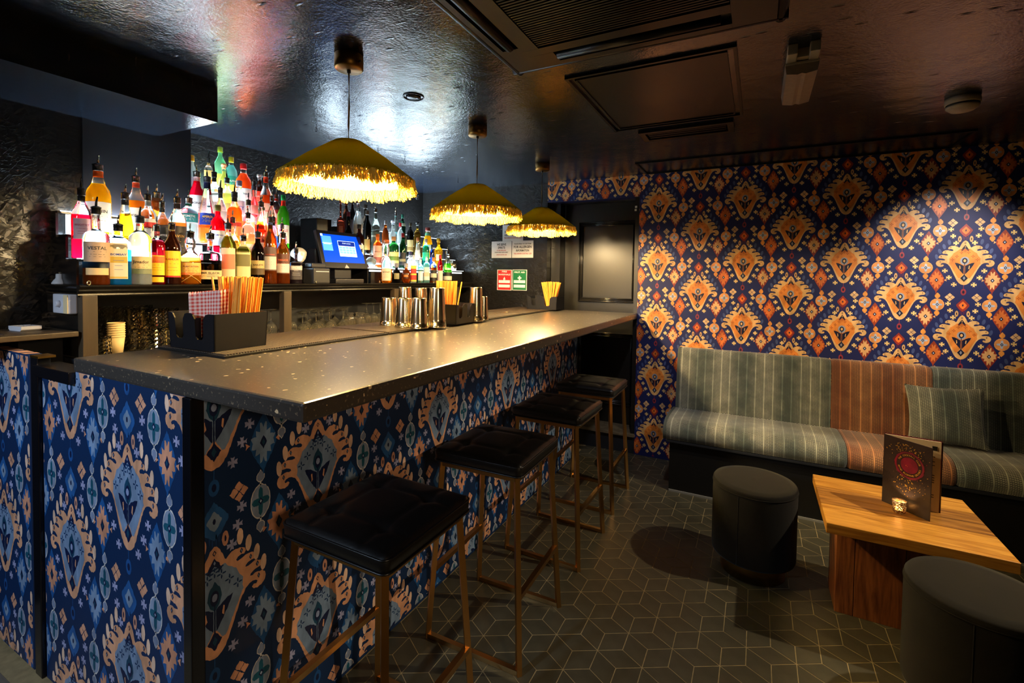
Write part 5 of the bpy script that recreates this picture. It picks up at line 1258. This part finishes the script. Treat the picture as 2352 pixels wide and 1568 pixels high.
B_ = [
 # front row, left to middle
 (222, 452, 50, 0, 'shoulder', 0, 'damb', .22, 'p', None, [(.30, .56, (.72, .60, .48), 'VESTAL', K_, 1.15), (.13, .22, TAN, '', K_, .9)], 'clear bottle with beige label, far left of the front row'),
 (272, 494, 50, 0, 'spirit', 1, 'blue', .60, 'm', None, [(.10, .70, CRM, 'BOMBAY', BLL, .62, [(.45, .62, (.80, .66, .25)), (.02, .06, BLL)])], 'square sky blue bottle with tall cream label'),
 (322, 475, 46, 0, 'spirit', 0, 'clear', .5, 'p', None, [(.16, .42, TAN, 'Jimador', K_, 1.2, [(.0, .3, (.45, .48, .36))])], 'clear bottle with tan script label right of the sky blue one'),
 (361, 497, 35, 0, 'spirit', 0, 'dred', .74, 'm', (.70, .08, .08), [(.16, .50, YL, 'FRAISES', (.80, .25, .05), 1.15, [(.62, .95, (.85, .40, .08))]), (.04, .13, YL, '', K_, 1.)], 'dark red bottle with yellow strawberry label'),
 (395, 494, 40, 0, 'wine', 0, 'brown', .9, 'm', (.75, .58, .12), [(.12, .56, YL, 'KAHLUA', (.75, .12, .06), 1.1, [(.0, .06, RDL)])], 'brown bottle with large yellow coffee liqueur label'),
 (437, 513, 50, 0, 'round', 0, 'amb', .52, 'm', None, [(.18, .42, (.90, .66, .30), 'PLANTATION', (.45, .22, .08), 1.1, [(.0, .2, ORL)])], 'round amber rum bottle tied with straw twine'),
 (483, 518, 52, 0, 'tank', 1, 'blk', .48, 'm', None, [(.10, .28, TAN, 'MR BLACK', K_, 1.35)], 'wide clear apothecary bottle half full of black liquid with tan band'),
 (524, 494, 35, 0, 'wine', 0, 'olive', .8, 'p', None, [(.10, .60, (.92, .76, .60), '', (.80, .30, .20), .9, [(.3, .8, (.85, .45, .32))])], 'olive green bottle with red drawing on a pale label'),
 (559, 524, 35, 0, 'spirit', 1, 'olive', .8, 'm', None, [(.12, .84, (.85, .80, .55), '', K_, .8, [(.35, .7, (.45, .42, .22)), (.78, .9, ORL)])], 'square olive bottle with patterned cream label'),
 (592, 515, 33, 0, 'wine', 0, 'blk', .9, 'p', None, [(.18, .46, (.74, .64, .40), 'BAILEYS', K_, 1.1, [(.0, .45, (.30, .22, .10))])], 'black brown cream liqueur bottle with gold oval label'),
 (621, 483, 31, 0, 'wine', 0, 'damb', .9, 'm', (.20, .30, .55), [(.20, .56, (.36, .26, .22), 'OLD PARADE', (.90, .35, .25), 1.1, [(.05, .6, (.80, .76, .70))])], 'mahogany bottle with white figure on its dark label, left of its twin'),
 (650, 519, 30, 0, 'wine', 0, 'damb', .9, 'm', None, [(.20, .60, (.36, .20, .14), 'PARADE', (.92, .45, .3), 1.1, [(.05, .5, (.85, .80, .74))])], 'mahogany bottle with white figure, right one of the twins'),
 (680, 555, 27, 0, 'tank', 1, (.20, .15, .20), .95, 'm', (.35, .25, .40), [(.12, .62, (.22, .20, .22), 'SPICED', W_, 1.2, [(.55, .8, (.7, .7, .7))])], 'small square grey bottle with silver crest, right end of the left group'),
 # first step
 (189, 410, 37, 1, 'wine', 0, 'red', .64, 'p', (.10, .08, .08), [(.28, .58, (.88, .72, .76), 'BRIOTTET', (.70, .20, .35), .9)], 'bright red liqueur bottle with pink label at far left'),
 (289, 423, 36, 1, 'bell', 0, 'yel', .70, 'm', (.08, .08, .08), [(.02, .26, W_, '', K_, 1.2)], 'slender yellow liquor bottle with black neck'),
 (341, 427, 36, 1, 'spirit', 0, 'clear', .6, 'm', (.75, .75, .72), [(.20, .64, W_, 'BACARDI', K_, 1.2, [(.68, .88, RDL)])], 'clear rum bottle with red round emblem and green neck tag'),
 (373, 444, 31, 1, 'wine', 0, 'clear', .5, 'm', (.12, .12, .12), [(.14, .58, (.16, .16, .15), 'COFFEE', W_, 1.2)], 'clear bottle with black coffee label'),
 (408, 435, 36, 1, 'wine', 0, 'damb', .62, 'm', (.25, .14, .10), [(.06, .56, (.20, .16, .12), 'HAVEN', (.85, .60, .20), 1.2)], 'amber bottle with black and gold label on the first step'),
 (434, 437, 38, 2, 'spirit', 0, 'clear', .6, 'm', (.04, .50, .36), [(.46, .66, (.10, .50, .50), 'SIPSMITH', W_, 1.2), (.06, .42, (.62, .74, .74), '', K_, 1.1)], 'clear gin bottle with teal label and green collar'),
 (501, 472, 30, 1, 'spirit', 0, 'red', .9, 'c', (.52, .50, .25), [(.30, .56, W_, 'CAMPARI', BLL, 1.2, [(.0, .5, (.85, .88, .95))])], 'scarlet bitter bottle with blue lettering and olive cap'),
 (535, 483, 28, 1, 'round', 0, 'amb', .5, 'm', (.80, .06, .08), [(.20, .52, YL, '', (.85, .35, .1), 1.)], 'yellow rum bottle with red foil neck'),
 (570, 473, 29, 1, 'spirit', 1, 'peach', .6, 'm', None, [(.12, .40, (.95, .78, .66), 'GREY', (.6, .5, .5), 1.)], 'pale peach square bottle with light collar'),
 (599, 448, 25, 1, 'wine', 0, (.98, .22, .12), .64, 'm', None, [(.10, .46, (.60, .14, .08), '', CRM, 1.1, [(.5, .7, CRM)])], 'orange red bottle with brown label'),
 (628, 483, 25, 1, 'spirit', 0, 'blu2', .62, 'm', (.05, .05, .08), [(.12, .40, (.10, .40, .80), 'BLUE', (.8, .9, 1), 1.1)], 'bright blue liqueur bottle in the left group'),
 (648, 499, 24, 1, 'spirit', 0, 'aqua', .5, 'm', (.12, .14, .14), [(.15, .55, (.86, .92, .86), '', GRN_, 1.1, [(.2, .4, (.3, .6, .25))])], 'small clear bottle with pale green label, right end of the first step'),
 # second step
 (228, 358, 46, 2, 'monin', 0, 'yel', .74, 'm', (.92, .40, .12), [(.06, .48, (.93, .90, .80), 'MONIN', K_, 1.2)], 'tall golden yellow syrup bottle with white label at far left'),
 (314, 386, 34, 2, 'monin', 0, 'amb', .62, 'm', (.90, .36, .22), [(.10, .50, W_, 'MONIN', K_, 1.2)], 'tall amber syrup bottle with red and white neck band'),
 (361, 423, 40, 2, 'round', 0, 'damb', .9, 'm', (.30, .16, .08), [(.10, .30, (.30, .20, .10), '', YL, 1.)], 'bulbous dark amber bottle behind the coffee bottle'),
 (477, 388, 38, 2, 'bell', 0, 'orange', .42, 'p', (.10, .12, .25), [(.28, .46, (.10, .22, .60), 'APEROL', (1., .80, .20), 1.15)], 'orange aperitif bottle with blue label and yellow letters'),
 (507, 414, 27, 2, 'wine', 0, 'clear', .6, 'p', (.30, .32, .30), [(.10, .42, (.95, .85, .76), '', (.6, .3, .2), 1.1)], 'clear bottle with long black pourer in the middle of the left group'),
 (539, 424, 32, 2, 'wine', 0, 'orange', .72, 'p', (.15, .15, .18), [(.18, .46, (.95, .55, .30), 'BACARDI', (.75, .25, .12), 1.1, [(.66, .9, (.80, .2, .15))])], 'orange rum bottle with red bat roundel'),
 (571, 443, 30, 2, 'shoulder', 0, 'peach', .55, 'p', None, [(.10, .40, (.92, .74, .62), '', (.6, .4, .3), 1.)], 'peach tinted clear bottle with ringed pourer'),
 (601, 449, 34, 2, 'round', 0, 'amb', .5, 'm', (.30, .25, .15), [(.12, .46, (.25, .20, .15), '', YL, .9, [(.3, .8, YL)])], 'round golden bottle with dark oval label'),
 (624, 436, 24, 2, 'wine', 0, 'pink', .6, 'm', (.15, .12, .14), [(.14, .48, (.95, .76, .72), '', K_, 1.1)], 'pale pink bottle with slim steel pourer'),
 (651, 449, 25, 2, 'wine', 0, 'grn', .9, 'c', (.10, .62, .30), [(.10, .44, (.90, .90, .84), 'KALE', RDL, 1.2), (.80, .90, (.88, .20, .10), '', K_, 3.1)], 'bright green bottle with red and green cap, right end of the second step'),
 # third step
 (453, 378, 32, 3, 'monin', 0, (.75, .02, .10), .84, 'm', (.88, .70, .70), [(.08, .56, W_, 'MONIN', K_, 1.2, [(.0, .3, (.88, .30, .30))])], 'dark red syrup bottle with white raspberry label'),
 (493, 378, 27, 3, 'spirit', 0, 'clear', .7, 'p', (.20, .20, .20), [(.12, .46, (.92, .90, .88), 'GIN', (.6, .6, .65), 1.1)], 'clear bottle with black collar and black spout beside the syrup'),
 (522, 392, 26, 3, 'spirit', 0, 'lyel', .7, 'p', None, [(.20, .50, (.85, .90, .50), '', (.3, .4, .2), 1.)], 'pale yellow green bottle with ringed chrome pourer'),
 (550, 416, 28, 3, 'wine', 0, 'clear', .7, 'c', (.55, .55, .66), [(.10, .58, (.90, .92, .98), 'SKY', (.35, .45, .80), 1.1)], 'frosted white vodka bottle with silver blue cap'),
 (584, 400, 22, 3, 'round', 0, 'pink', .7, 'p', (.20, .20, .24), [(.34, .52, (.95, .60, .55), '', RDL, 1.)], 'pink bottle with round neck bulb and black pourer'),
 (611, 381, 25, 3, 'monin', 0, 'orange', .62, 'm', (.90, .25, .12), [(.06, .48, (.95, .84, .72), 'MONIN', RDL, 1.2)], 'orange syrup bottle with red neck band, tall in the left group'),
 (635, 431, 22, 3, 'wine', 0, 'pink', .6, 'm', (.86, .20, .14), [(.12, .50, (.94, .72, .66), '', K_, 1.1)], 'rose pink bottle with red neck band'),
 # fourth step
 (442, 358, 24, 4, 'wine', 0, 'clear', .9, 'c', (.98, .70, .06), [(.10, .56, (.84, .88, .92), '', BLL, 1.1)], 'white bottle with orange yellow cap by the chimney breast'),
 (515, 383, 22, 4, 'spirit', 0, 'lyel', .9, 'k', (.86, .62, .40), [(.20, .50, (.90, .92, .60), '', K_, 1.)], 'pale green bottle with cork stopper in front of the tall green one'),
 (560, 377, 33, 4, 'wine', 0, 'orange', .8, 'c', (.80, .10, .10), [(.14, .50, W_, 'SOUTHERN', (.15, .2, .35), 1.2), (.0, .12, W_, 'COMFORT', (.15, .2, .35), 1.2)], 'orange whiskey liqueur bottle with red cap and white label'),
 (597, 407, 24, 4, 'spirit', 0, 'brown', .9, 'k', (.62, .62, .60), [(.20, .62, (.80, .30, .22), 'DANE', W_, 1.2)], 'stubby dark bottle with grey swing top and red label'),
 # fifth step
 (480, 346, 18, 5, 'spirit', 1, 'amb', .4, 'p', (.60, .50, .32), [(.40, .66, (.72, .58, .32), '', K_, 1.)], 'slim bottle with gold square neck label and long black spout'),
 (507, 339, 31, 5, 'wine', 0, 'lgrn', .9, 'c', (.70, .82, .20), [(.16, .44, (.70, .85, .30), '', K_, 1.1)], 'tallest bottle, pale green glass with yellow green foil'),
 (532, 362, 31, 5, 'wine', 0, 'aqua', .8, 'c', (.92, .78, .10), [(.12, .52, (.12, .52, .46), 'SOUTH', W_, 1.2, [(.0, .45, (.90, .90, .30))])], 'clear bottle with bright yellow cap and teal label'),
 # right group, front row
 (888, 556, 28, 0, 'round', 0, 'amb', .34, 'k', (.88, .45, .16), [(.06, .36, (.90, .80, .66), 'HONEY', K_, .9)], 'rounded clear bottle with copper stopper and cream label, right of the till'),
 (911, 605, 23, 0, 'squat', 0, (.10, .09, .09), .9, 'c', (.45, .45, .47), [(.20, .50, (.52, .50, .36), '', K_, .6)], 'small squat black bottle with round gold seal'),
 (933, 605, 24, 0, 'squat', 0, (.70, .30, .06), .9, 'c', (.55, .52, .50), [(.22, .50, (.25, .12, .06), '', YL, .55, [(.3, .7, (.75, .45, .2))])], 'small squat copper orange bottle with round dark seal'),
 (950, 586, 16, 0, 'spirit', 1, 'clear', .9, 'c', (.80, .80, .78), [(.05, .62, (.88, .78, .25), '', RDL, 1.2, [(.1, .4, (.75, .15, .1)), (.5, .8, (.2, .6, .45))])], 'small bottle with colourful yellow and red wrap'),
 (966, 596, 13, 0, 'spirit', 0, 'aqua', .9, 'c', (.80, .84, .86), [(.10, .50, (.84, .88, .90), '', BLL, 1.1)], 'narrow clear bottle beside the colourful one'),
 (980, 590, 18, 0, 'spirit', 1, 'aqua', .8, 'c', (.75, .82, .84), [(.10, .60, (.72, .80, .80), '', K_, 1., [(.3, .6, (.85, .7, .6))])], 'square pale aqua bottle in the right group'),
 (996, 592, 18, 0, 'spirit', 0, 'damb', .6, 'c', (.92, .45, .15), [(.08, .50, (.12, .10, .10), '', W_, 1.2, [(.3, .7, (.8, .75, .65))])], 'small orange topped bottle with black label'),
 (1011, 586, 16, 0, 'wine', 0, 'dred', .9, 'c', (.65, .05, .10), [(.06, .44, (.86, .80, .76), '', RDL, 1.2)], 'small deep red bottle with white label near the straws'),
 (1028, 566, 24, 0, 'bell', 0, 'grn', .62, 'm', None, [(.02, .34, (.06, .08, .06), '', W_, 1.3, [(.2, .6, (.8, .78, .7))])], 'bright green pear shaped bottle with steel pourer, end of the shelf'),
 # right group, first step
 (825, 516, 22, 1, 'spirit', 1, 'brown', .9, 'c', (.10, .12, .08), [(.12, .52, (.88, .86, .80), 'JIM', K_, 1.2)], 'dark whiskey bottle with white label behind the till'),
 (843, 484, 22, 2, 'wine', 0, 'blk', .9, 'c', (.45, .40, .36), [(.10, .34, (.62, .50, .25), '', K_, .7)], 'tall black wine shaped bottle right of the till'),
 (867, 538, 24, 1, 'spirit', 0, 'orange', .9, 'c', (.86, .42, .08), [(.10, .66, (.88, .68, .58), 'MERIDIAN', (.45, .15, .1), 1.2, [(.1, .4, (.6, .3, .25))])], 'orange bottle with pale engraved label'),
 (884, 553, 18, 1, 'spirit', 0, 'clear', .7, 'c', (.60, .62, .58), [(.10, .4, (.85, .88, .90), '', BLL, 1.)], 'clear bottle with pewter cap behind the honey bottle'),
 (904, 544, 24, 1, 'spirit', 0, 'dgrn', .9, 'c', (.86, .62, .38), [(.08, .52, (.86, .76, .48), '', GRN_, 1.25, [(.4, .7, (.35, .45, .15))])], 'dark green bottle with wide cream label and peach cap'),
 (925, 536, 17, 1, 'wine', 0, (.05, .22, .10), .9, 'c', (.68, .10, .12), [(.10, .46, (.12, .12, .12), '', (.8, .7, .4), 1.1, [(.3, .5, (.5, .45, .3))])], 'dark bottle with red cap and green glass neck'),
 (943, 578, 21, 1, 'round', 0, 'clear', .8, 'c', (.24, .22, .35), [(.14, .5, (.90, .88, .86), '', RDL, 1.)], 'clear bottle in a round metal cradle'),
 (959, 546, 17, 1, 'bell', 0, 'clear', .8, 'c', (.66, .40, .22), [(.30, .6, (.88, .86, .90), '', RDL, 1.)], 'slim clear bottle with copper collar and flared base'),
 (978, 549, 18, 1, 'spirit', 0, 'teal', .8, 'c', (.60, .56, .58), [(.30, .56, (.05, .60, .42), '', W_, 1.2)], 'emerald green liqueur bottle in the right group'),
 (1007, 548, 23, 1, 'flare', 0, 'yel', .9, 'c', (.76, .60, .12), [(.30, .5, (.9, .85, .6), '', K_, .6)], 'golden waisted elderflower bottle near the right end'),
 (992, 562, 13, 1, 'spirit', 0, (.04, .15, .55), .9, 'c', (.10, .12, .18), [(.1, .5, (.1, .3, .7), '', W_, 1.)], 'small dark blue bottle between green and golden ones'),
 # right group, second step
 (782, 458, 25, 2, 'tank', 1, (.52, .20, .12), .95, 'c', (.45, .20, .14), [(.05, .5, (.45, .20, .14), '', (.75, .4, .3), .5)], 'tall coffin shaped copper bottle at the left of the right group'),
 (800, 487, 28, 2, 'round', 0, 'blk', .95, 'c', (.45, .10, .14), [(.16, .44, (.14, .11, .11), '', (.55, .4, .35), .7, [(.3, .7, (.35, .2, .2))])], 'round black rum bottle with red cap behind the till'),
 (822, 463, 22, 2, 'wine', 0, 'clear', .8, 'k', (.42, .18, .08), [(.12, .56, (.78, .76, .72), '', K_, 1.2, [(.4, .6, (.5, .5, .45))])], 'clear gin bottle with grey white label and cork'),
 (862, 467, 22, 2, 'wine', 0, 'gris', .9, 'm', None, [(.14, .5, (.32, .36, .30), '', (.7, .7, .6), 1.1, [(.7, .8, (.7, .7, .6))])], 'grey green bottle with thin steel pourer'),
 (885, 507, 20, 2, 'wine', 0, 'damb', .9, 'c', (.62, .60, .60), [(.08, .34, (.78, .84, .90), '', BLL, 1.)], 'amber wine shaped bottle with silver foil top'),
 (902, 511, 25, 2, 'flare', 1, 'clear', .9, 'k', (.80, .82, .86), [(.3, .31, W_, '', K_, .2)], 'cut crystal decanter with glass stopper'),
 (919, 512, 14, 2, 'spirit', 0, 'clear', .8, 'c', (.88, .12, .14), [(.1, .4, (.85, .85, .85), '', RDL, 1.)], 'clear bottle with bright red cap'),
 (942, 512, 22, 2, 'spirit', 0, 'blk', .9, 'c', (.25, .22, .15), [(.16, .5, (.70, .62, .40), '', K_, 1., [(.1, .4, (.5, .4, .2))])], 'black bottle with gold flecked neck and cream side label'),
 (958, 514, 23, 2, 'spirit', 1, (.45, .34, .10), .9, 'k', (.12, .10, .08), [(.1, .2, (.4, .3, .1), '', K_, .5)], 'square tawny whisky bottle at the rear right'),
 (982, 523, 25, 2, 'bell', 0, 'yel', .85, 'c', (.50, .22, .18), [(.26, .44, (.70, .82, .80), '', GRN_, .9), (.74, .84, (.40, .66, .52), '', K_, 3.)], 'yellow bell shaped bottle with green neck label'),
 # right group, third step
 (908, 477, 12, 3, 'wine', 0, 'gris', .9, 'm', (.16, .66, .62), [(.3, .4, (.3, .5, .5), '', W_, .8)], 'tall thin bottle with turquoise neck band'),
 (924, 493, 14, 3, 'wine', 0, (.04, .16, .10), .9, 'c', (.10, .32, .24), [(.62, .72, (.72, .74, .64), '', K_, 2.)], 'dark green bottle with green foil at the rear'),
 (795, 462, 16, 3, 'wine', 0, 'brown', .9, 'c', (.40, .12, .08), [(.2, .5, (.3, .12, .1), '', W_, .8)], 'brown bottle behind the coffin shaped one'),
 (809, 459, 14, 3, 'wine', 0, 'blk', .9, 'c', (.22, .20, .18), [(.2, .5, (.25, .2, .2), '', W_, .8)], 'black bottle in the rear row under the nearest lamp'),
 (839, 470, 18, 3, 'squat', 0, (.16, .13, .10), .9, 'c', (.22, .18, .14), [(.2, .5, (.34, .30, .22), '', K_, .6)], 'dark round shouldered bottle in the rear row'),
]
for it in range(3):                                                # neighbours in a row must not touch
    for rw in range(6):
        idx = sorted((i for i, q in enumerate(B_) if q[3] == rw), key=lambda i: B_[i][0])
        for a, b in zip(idx, idx[1:]):
            A_, C_ = B_[a], B_[b]; room = (C_[0]-A_[0])*.99; need = (A_[2]+C_[2])/2
            if need > room: B_[a] = A_[:2]+(A_[2]*room/need,)+A_[3:]; B_[b] = C_[:2]+(C_[2]*room/need,)+C_[3:]
for s in B_: bottle(s)
# twine net on the round rum bottle, neck tag on the rum bottle
_b = [o for o in bpy.data.objects if o.type == 'EMPTY']
for o in _b:
    if 'straw twine' in o.get('label', ''):
        rr_ = max(v.co.x for v in o.children[0].data.vertices)+.0012
        for sg in (-1, 1):
            MB().tube([(rr_*cos(a)*(.72 if z > .06 else .99), rr_*sin(a)*(.72 if z > .06 else .99), z) for a, z in [(-1.1*sg+2.2*sg*k/10, .07*(1-k/10)+.004) for k in range(11)]], .0014, 5).build('twine', mat('straw_twine', (.80, .62, .32), .7), o)
    if 'green neck tag' in o.get('label', ''):
        MB().prism([(-.022, 0), (0, .022), (.022, 0), (0, -.022)], .030, .0312, 'x', mtx=Matrix.Translation((0, .006, .145))).build('neck_tag', mat('dark_green_tag', (.10, .22, .12), .4), o)
tin_cup = at(1040, 600, x=-2.40)
o = thing('steel_tumbler', 'bright steel tumbler at the right end of the back shelf', 'tumbler', (-2.43, tin_cup.y+.05, 1.4305))
MB().lathe([(.026, 0), (.032, .085), (.030, .085), (.024, .003)], 28, capt=False).build('tumbler_wall', M_STEEL, o)

# ---------------------------------------------------------------- glasses on the under-shelf
ZG = 1.0355
M_CUT = mat('cut_glass', (1., .98, .93), .0, trans=1., ior=1.5, spec=1.)
g0 = None
def cut_glass(px, x, z, hgt, w, label):
    b = at(px, 760, x=x); r = w/2*depth((x, b.y, z))/FPX
    t = thing('cut_glass_tumbler', label, 'glass', (x, b.y, z+.0005), group='cut glass tumblers on the under-shelf'); n = 10
    prof = [(.0005, hgt-.013), (r*.76, hgt-.013), (r*.80, hgt-.018), (r*.90, .0015), (r*.97, 0)]+[(r*(.93+.06*(1-i/n)), .003+(hgt-.006)*i/n) for i in range(n+1)]+[(r*.88, hgt), (.0005, hgt)]
    mb = MB().lathe(prof, 22, facet=.045, fk=(6, 5+n), smooth=False, capb=False, capt=False)
    mb.build('glass_wall', M_CUT, t)
    return t
k = 0
for px, x, z, hg, w, lb in ((227, -2.365, ZG, .082, 46, 'cut glass tumbler in front at far left, beside the end upright'),
    (345, -2.385, ZG, .095, 42, 'lower cut glass tumbler of the front pair near the caddy'), (345, -2.385, ZG+.096, .085, 40, 'upper cut glass tumbler of the front pair near the caddy'),
    (310, -2.43, ZG, .095, 42, 'lower cut glass tumbler left of the front pair'), (310, -2.43, ZG+.096, .090, 40, 'upper cut glass tumbler left of the front pair'),
    (366, -2.44, ZG, .095, 42, 'lower cut glass tumbler right behind the front pair'), (366, -2.44, ZG+.096, .085, 40, 'upper cut glass tumbler right behind the front pair'),
    (283, -2.49, ZG, .095, 40, 'lower cut glass tumbler behind the paper cups'), (283, -2.49, ZG+.096, .095, 38, 'upper cut glass tumbler behind the paper cups'),
    (250, -2.53, ZG, .095, 38, 'lower cut glass tumbler at the dark left rear'), (250, -2.53, ZG+.096, .095, 36, 'upper cut glass tumbler at the dark left rear'),
    (330, -2.53, ZG, .095, 38, 'lower cut glass tumbler in the rear middle'), (330, -2.53, ZG+.096, .095, 36, 'upper cut glass tumbler in the rear middle'),
    (390, -2.50, ZG, .095, 38, 'lower cut glass tumbler behind the nearest caddy'), (390, -2.50, ZG+.096, .08, 36, 'upper cut glass tumbler behind the nearest caddy')):
    cut_glass(px, x, z, hg, w, lb)
M_PC = mat('cream_paper_cup', (.93, .82, .58), .6)
b = at(267, 800, x=-2.375)
for i in range(7):
    c = thing('paper_cup', 'cream paper cup in the nested stack beside the cut glasses' if i else 'lowest cream paper cup of the nested stack', 'cup', (-2.375, b.y, ZG+.0003+i*.0095), group='nested paper cups')
    MB().lathe([(.022, 0), (.0295, .072), (.0285, .072), (.0212, .002)], 28, capb=True, capt=False).build('cup_wall', M_PC, c)
    MB().tube([(.0298*cos(a), .0298*sin(a), .072) for a in [2*pi*q/24 for q in range(24)]], .0017, 6, closed=True).build('rim', M_PC, c)
# stemmed glasses upside down
WG = None
def stem_glass(x, y, kind, label, grp='stemmed glasses upside down on the under-shelf'):
    t = thing('stemmed_glass', label, 'glass', (x, y, ZG+.0005), group=grp)
    if kind == 'wine': p = [(.026, 0), (.033, .025), (.034, .045), (.026, .068), (.010, .080), (.0035, .088), (.003, .135), (.006, .142), (.031, .147), (.031, .149), (.0005, .150)]
    elif kind == 'coupe': p = [(.044, 0), (.042, .014), (.030, .034), (.012, .050), (.004, .058), (.003, .110), (.006, .116), (.032, .120), (.032, .122), (.0005, .123)]
    else: p = [(.031, 0), (.040, .03), (.036, .06), (.022, .078), (.030, .090), (.030, .094), (.0005, .096)]
    q = p[:4 if kind != 'balloon' else 3]
    inner = [(max(.0006, r_-.0013), z_+.0002) for r_, z_ in q]+[(.0006, q[-1][1]+.006)]
    MB().lathe(inner[::-1]+p, 22, capt=False, capb=False).build('glass_bowl', gm2, t, fixn=True); return t
gm2 = mat('thin_glass', (1., .98, .92), .03, trans=.975, ior=1.5)
def yat(px, x): return at(px, 740, x=x).y
n_ = 0
lab_w = ['upside-down wine glass just left of the middle upright', 'second upside-down wine glass left of the middle upright']
for i, px in enumerate((622, 600)): stem_glass(-2.37, yat(px, -2.37), 'wine', lab_w[i])
stem_glass(-2.37, yat(668, -2.37), 'wine', 'upside-down wine glass just right of the middle upright')
gl = 'clear stemmed glass upside down among the crowd right of the middle upright'
for row, x in enumerate((-2.37, -2.46, -2.545)):
    for px in range(695+row*8, 800, 29 if row else 31):
        stem_glass(x, yat(px, x), 'coupe', gl, 'upside-down coupes right of the middle upright')
for px, x in ((803, -2.39), (826, -2.37)): stem_glass(x, yat(px, x), 'balloon', 'round clear balloon glass upside down, %s' % ('left one of two' if px == 803 else 'right one of two beside the shakers'))
for px, x, q in ((842, -2.41, 'leftmost'), (858, -2.39, 'middle'), (873, -2.38, 'rightmost')): stem_glass(x, yat(px, x), 'wine', 'upside-down wine glass left of the shaker tins, %s of three' % q)
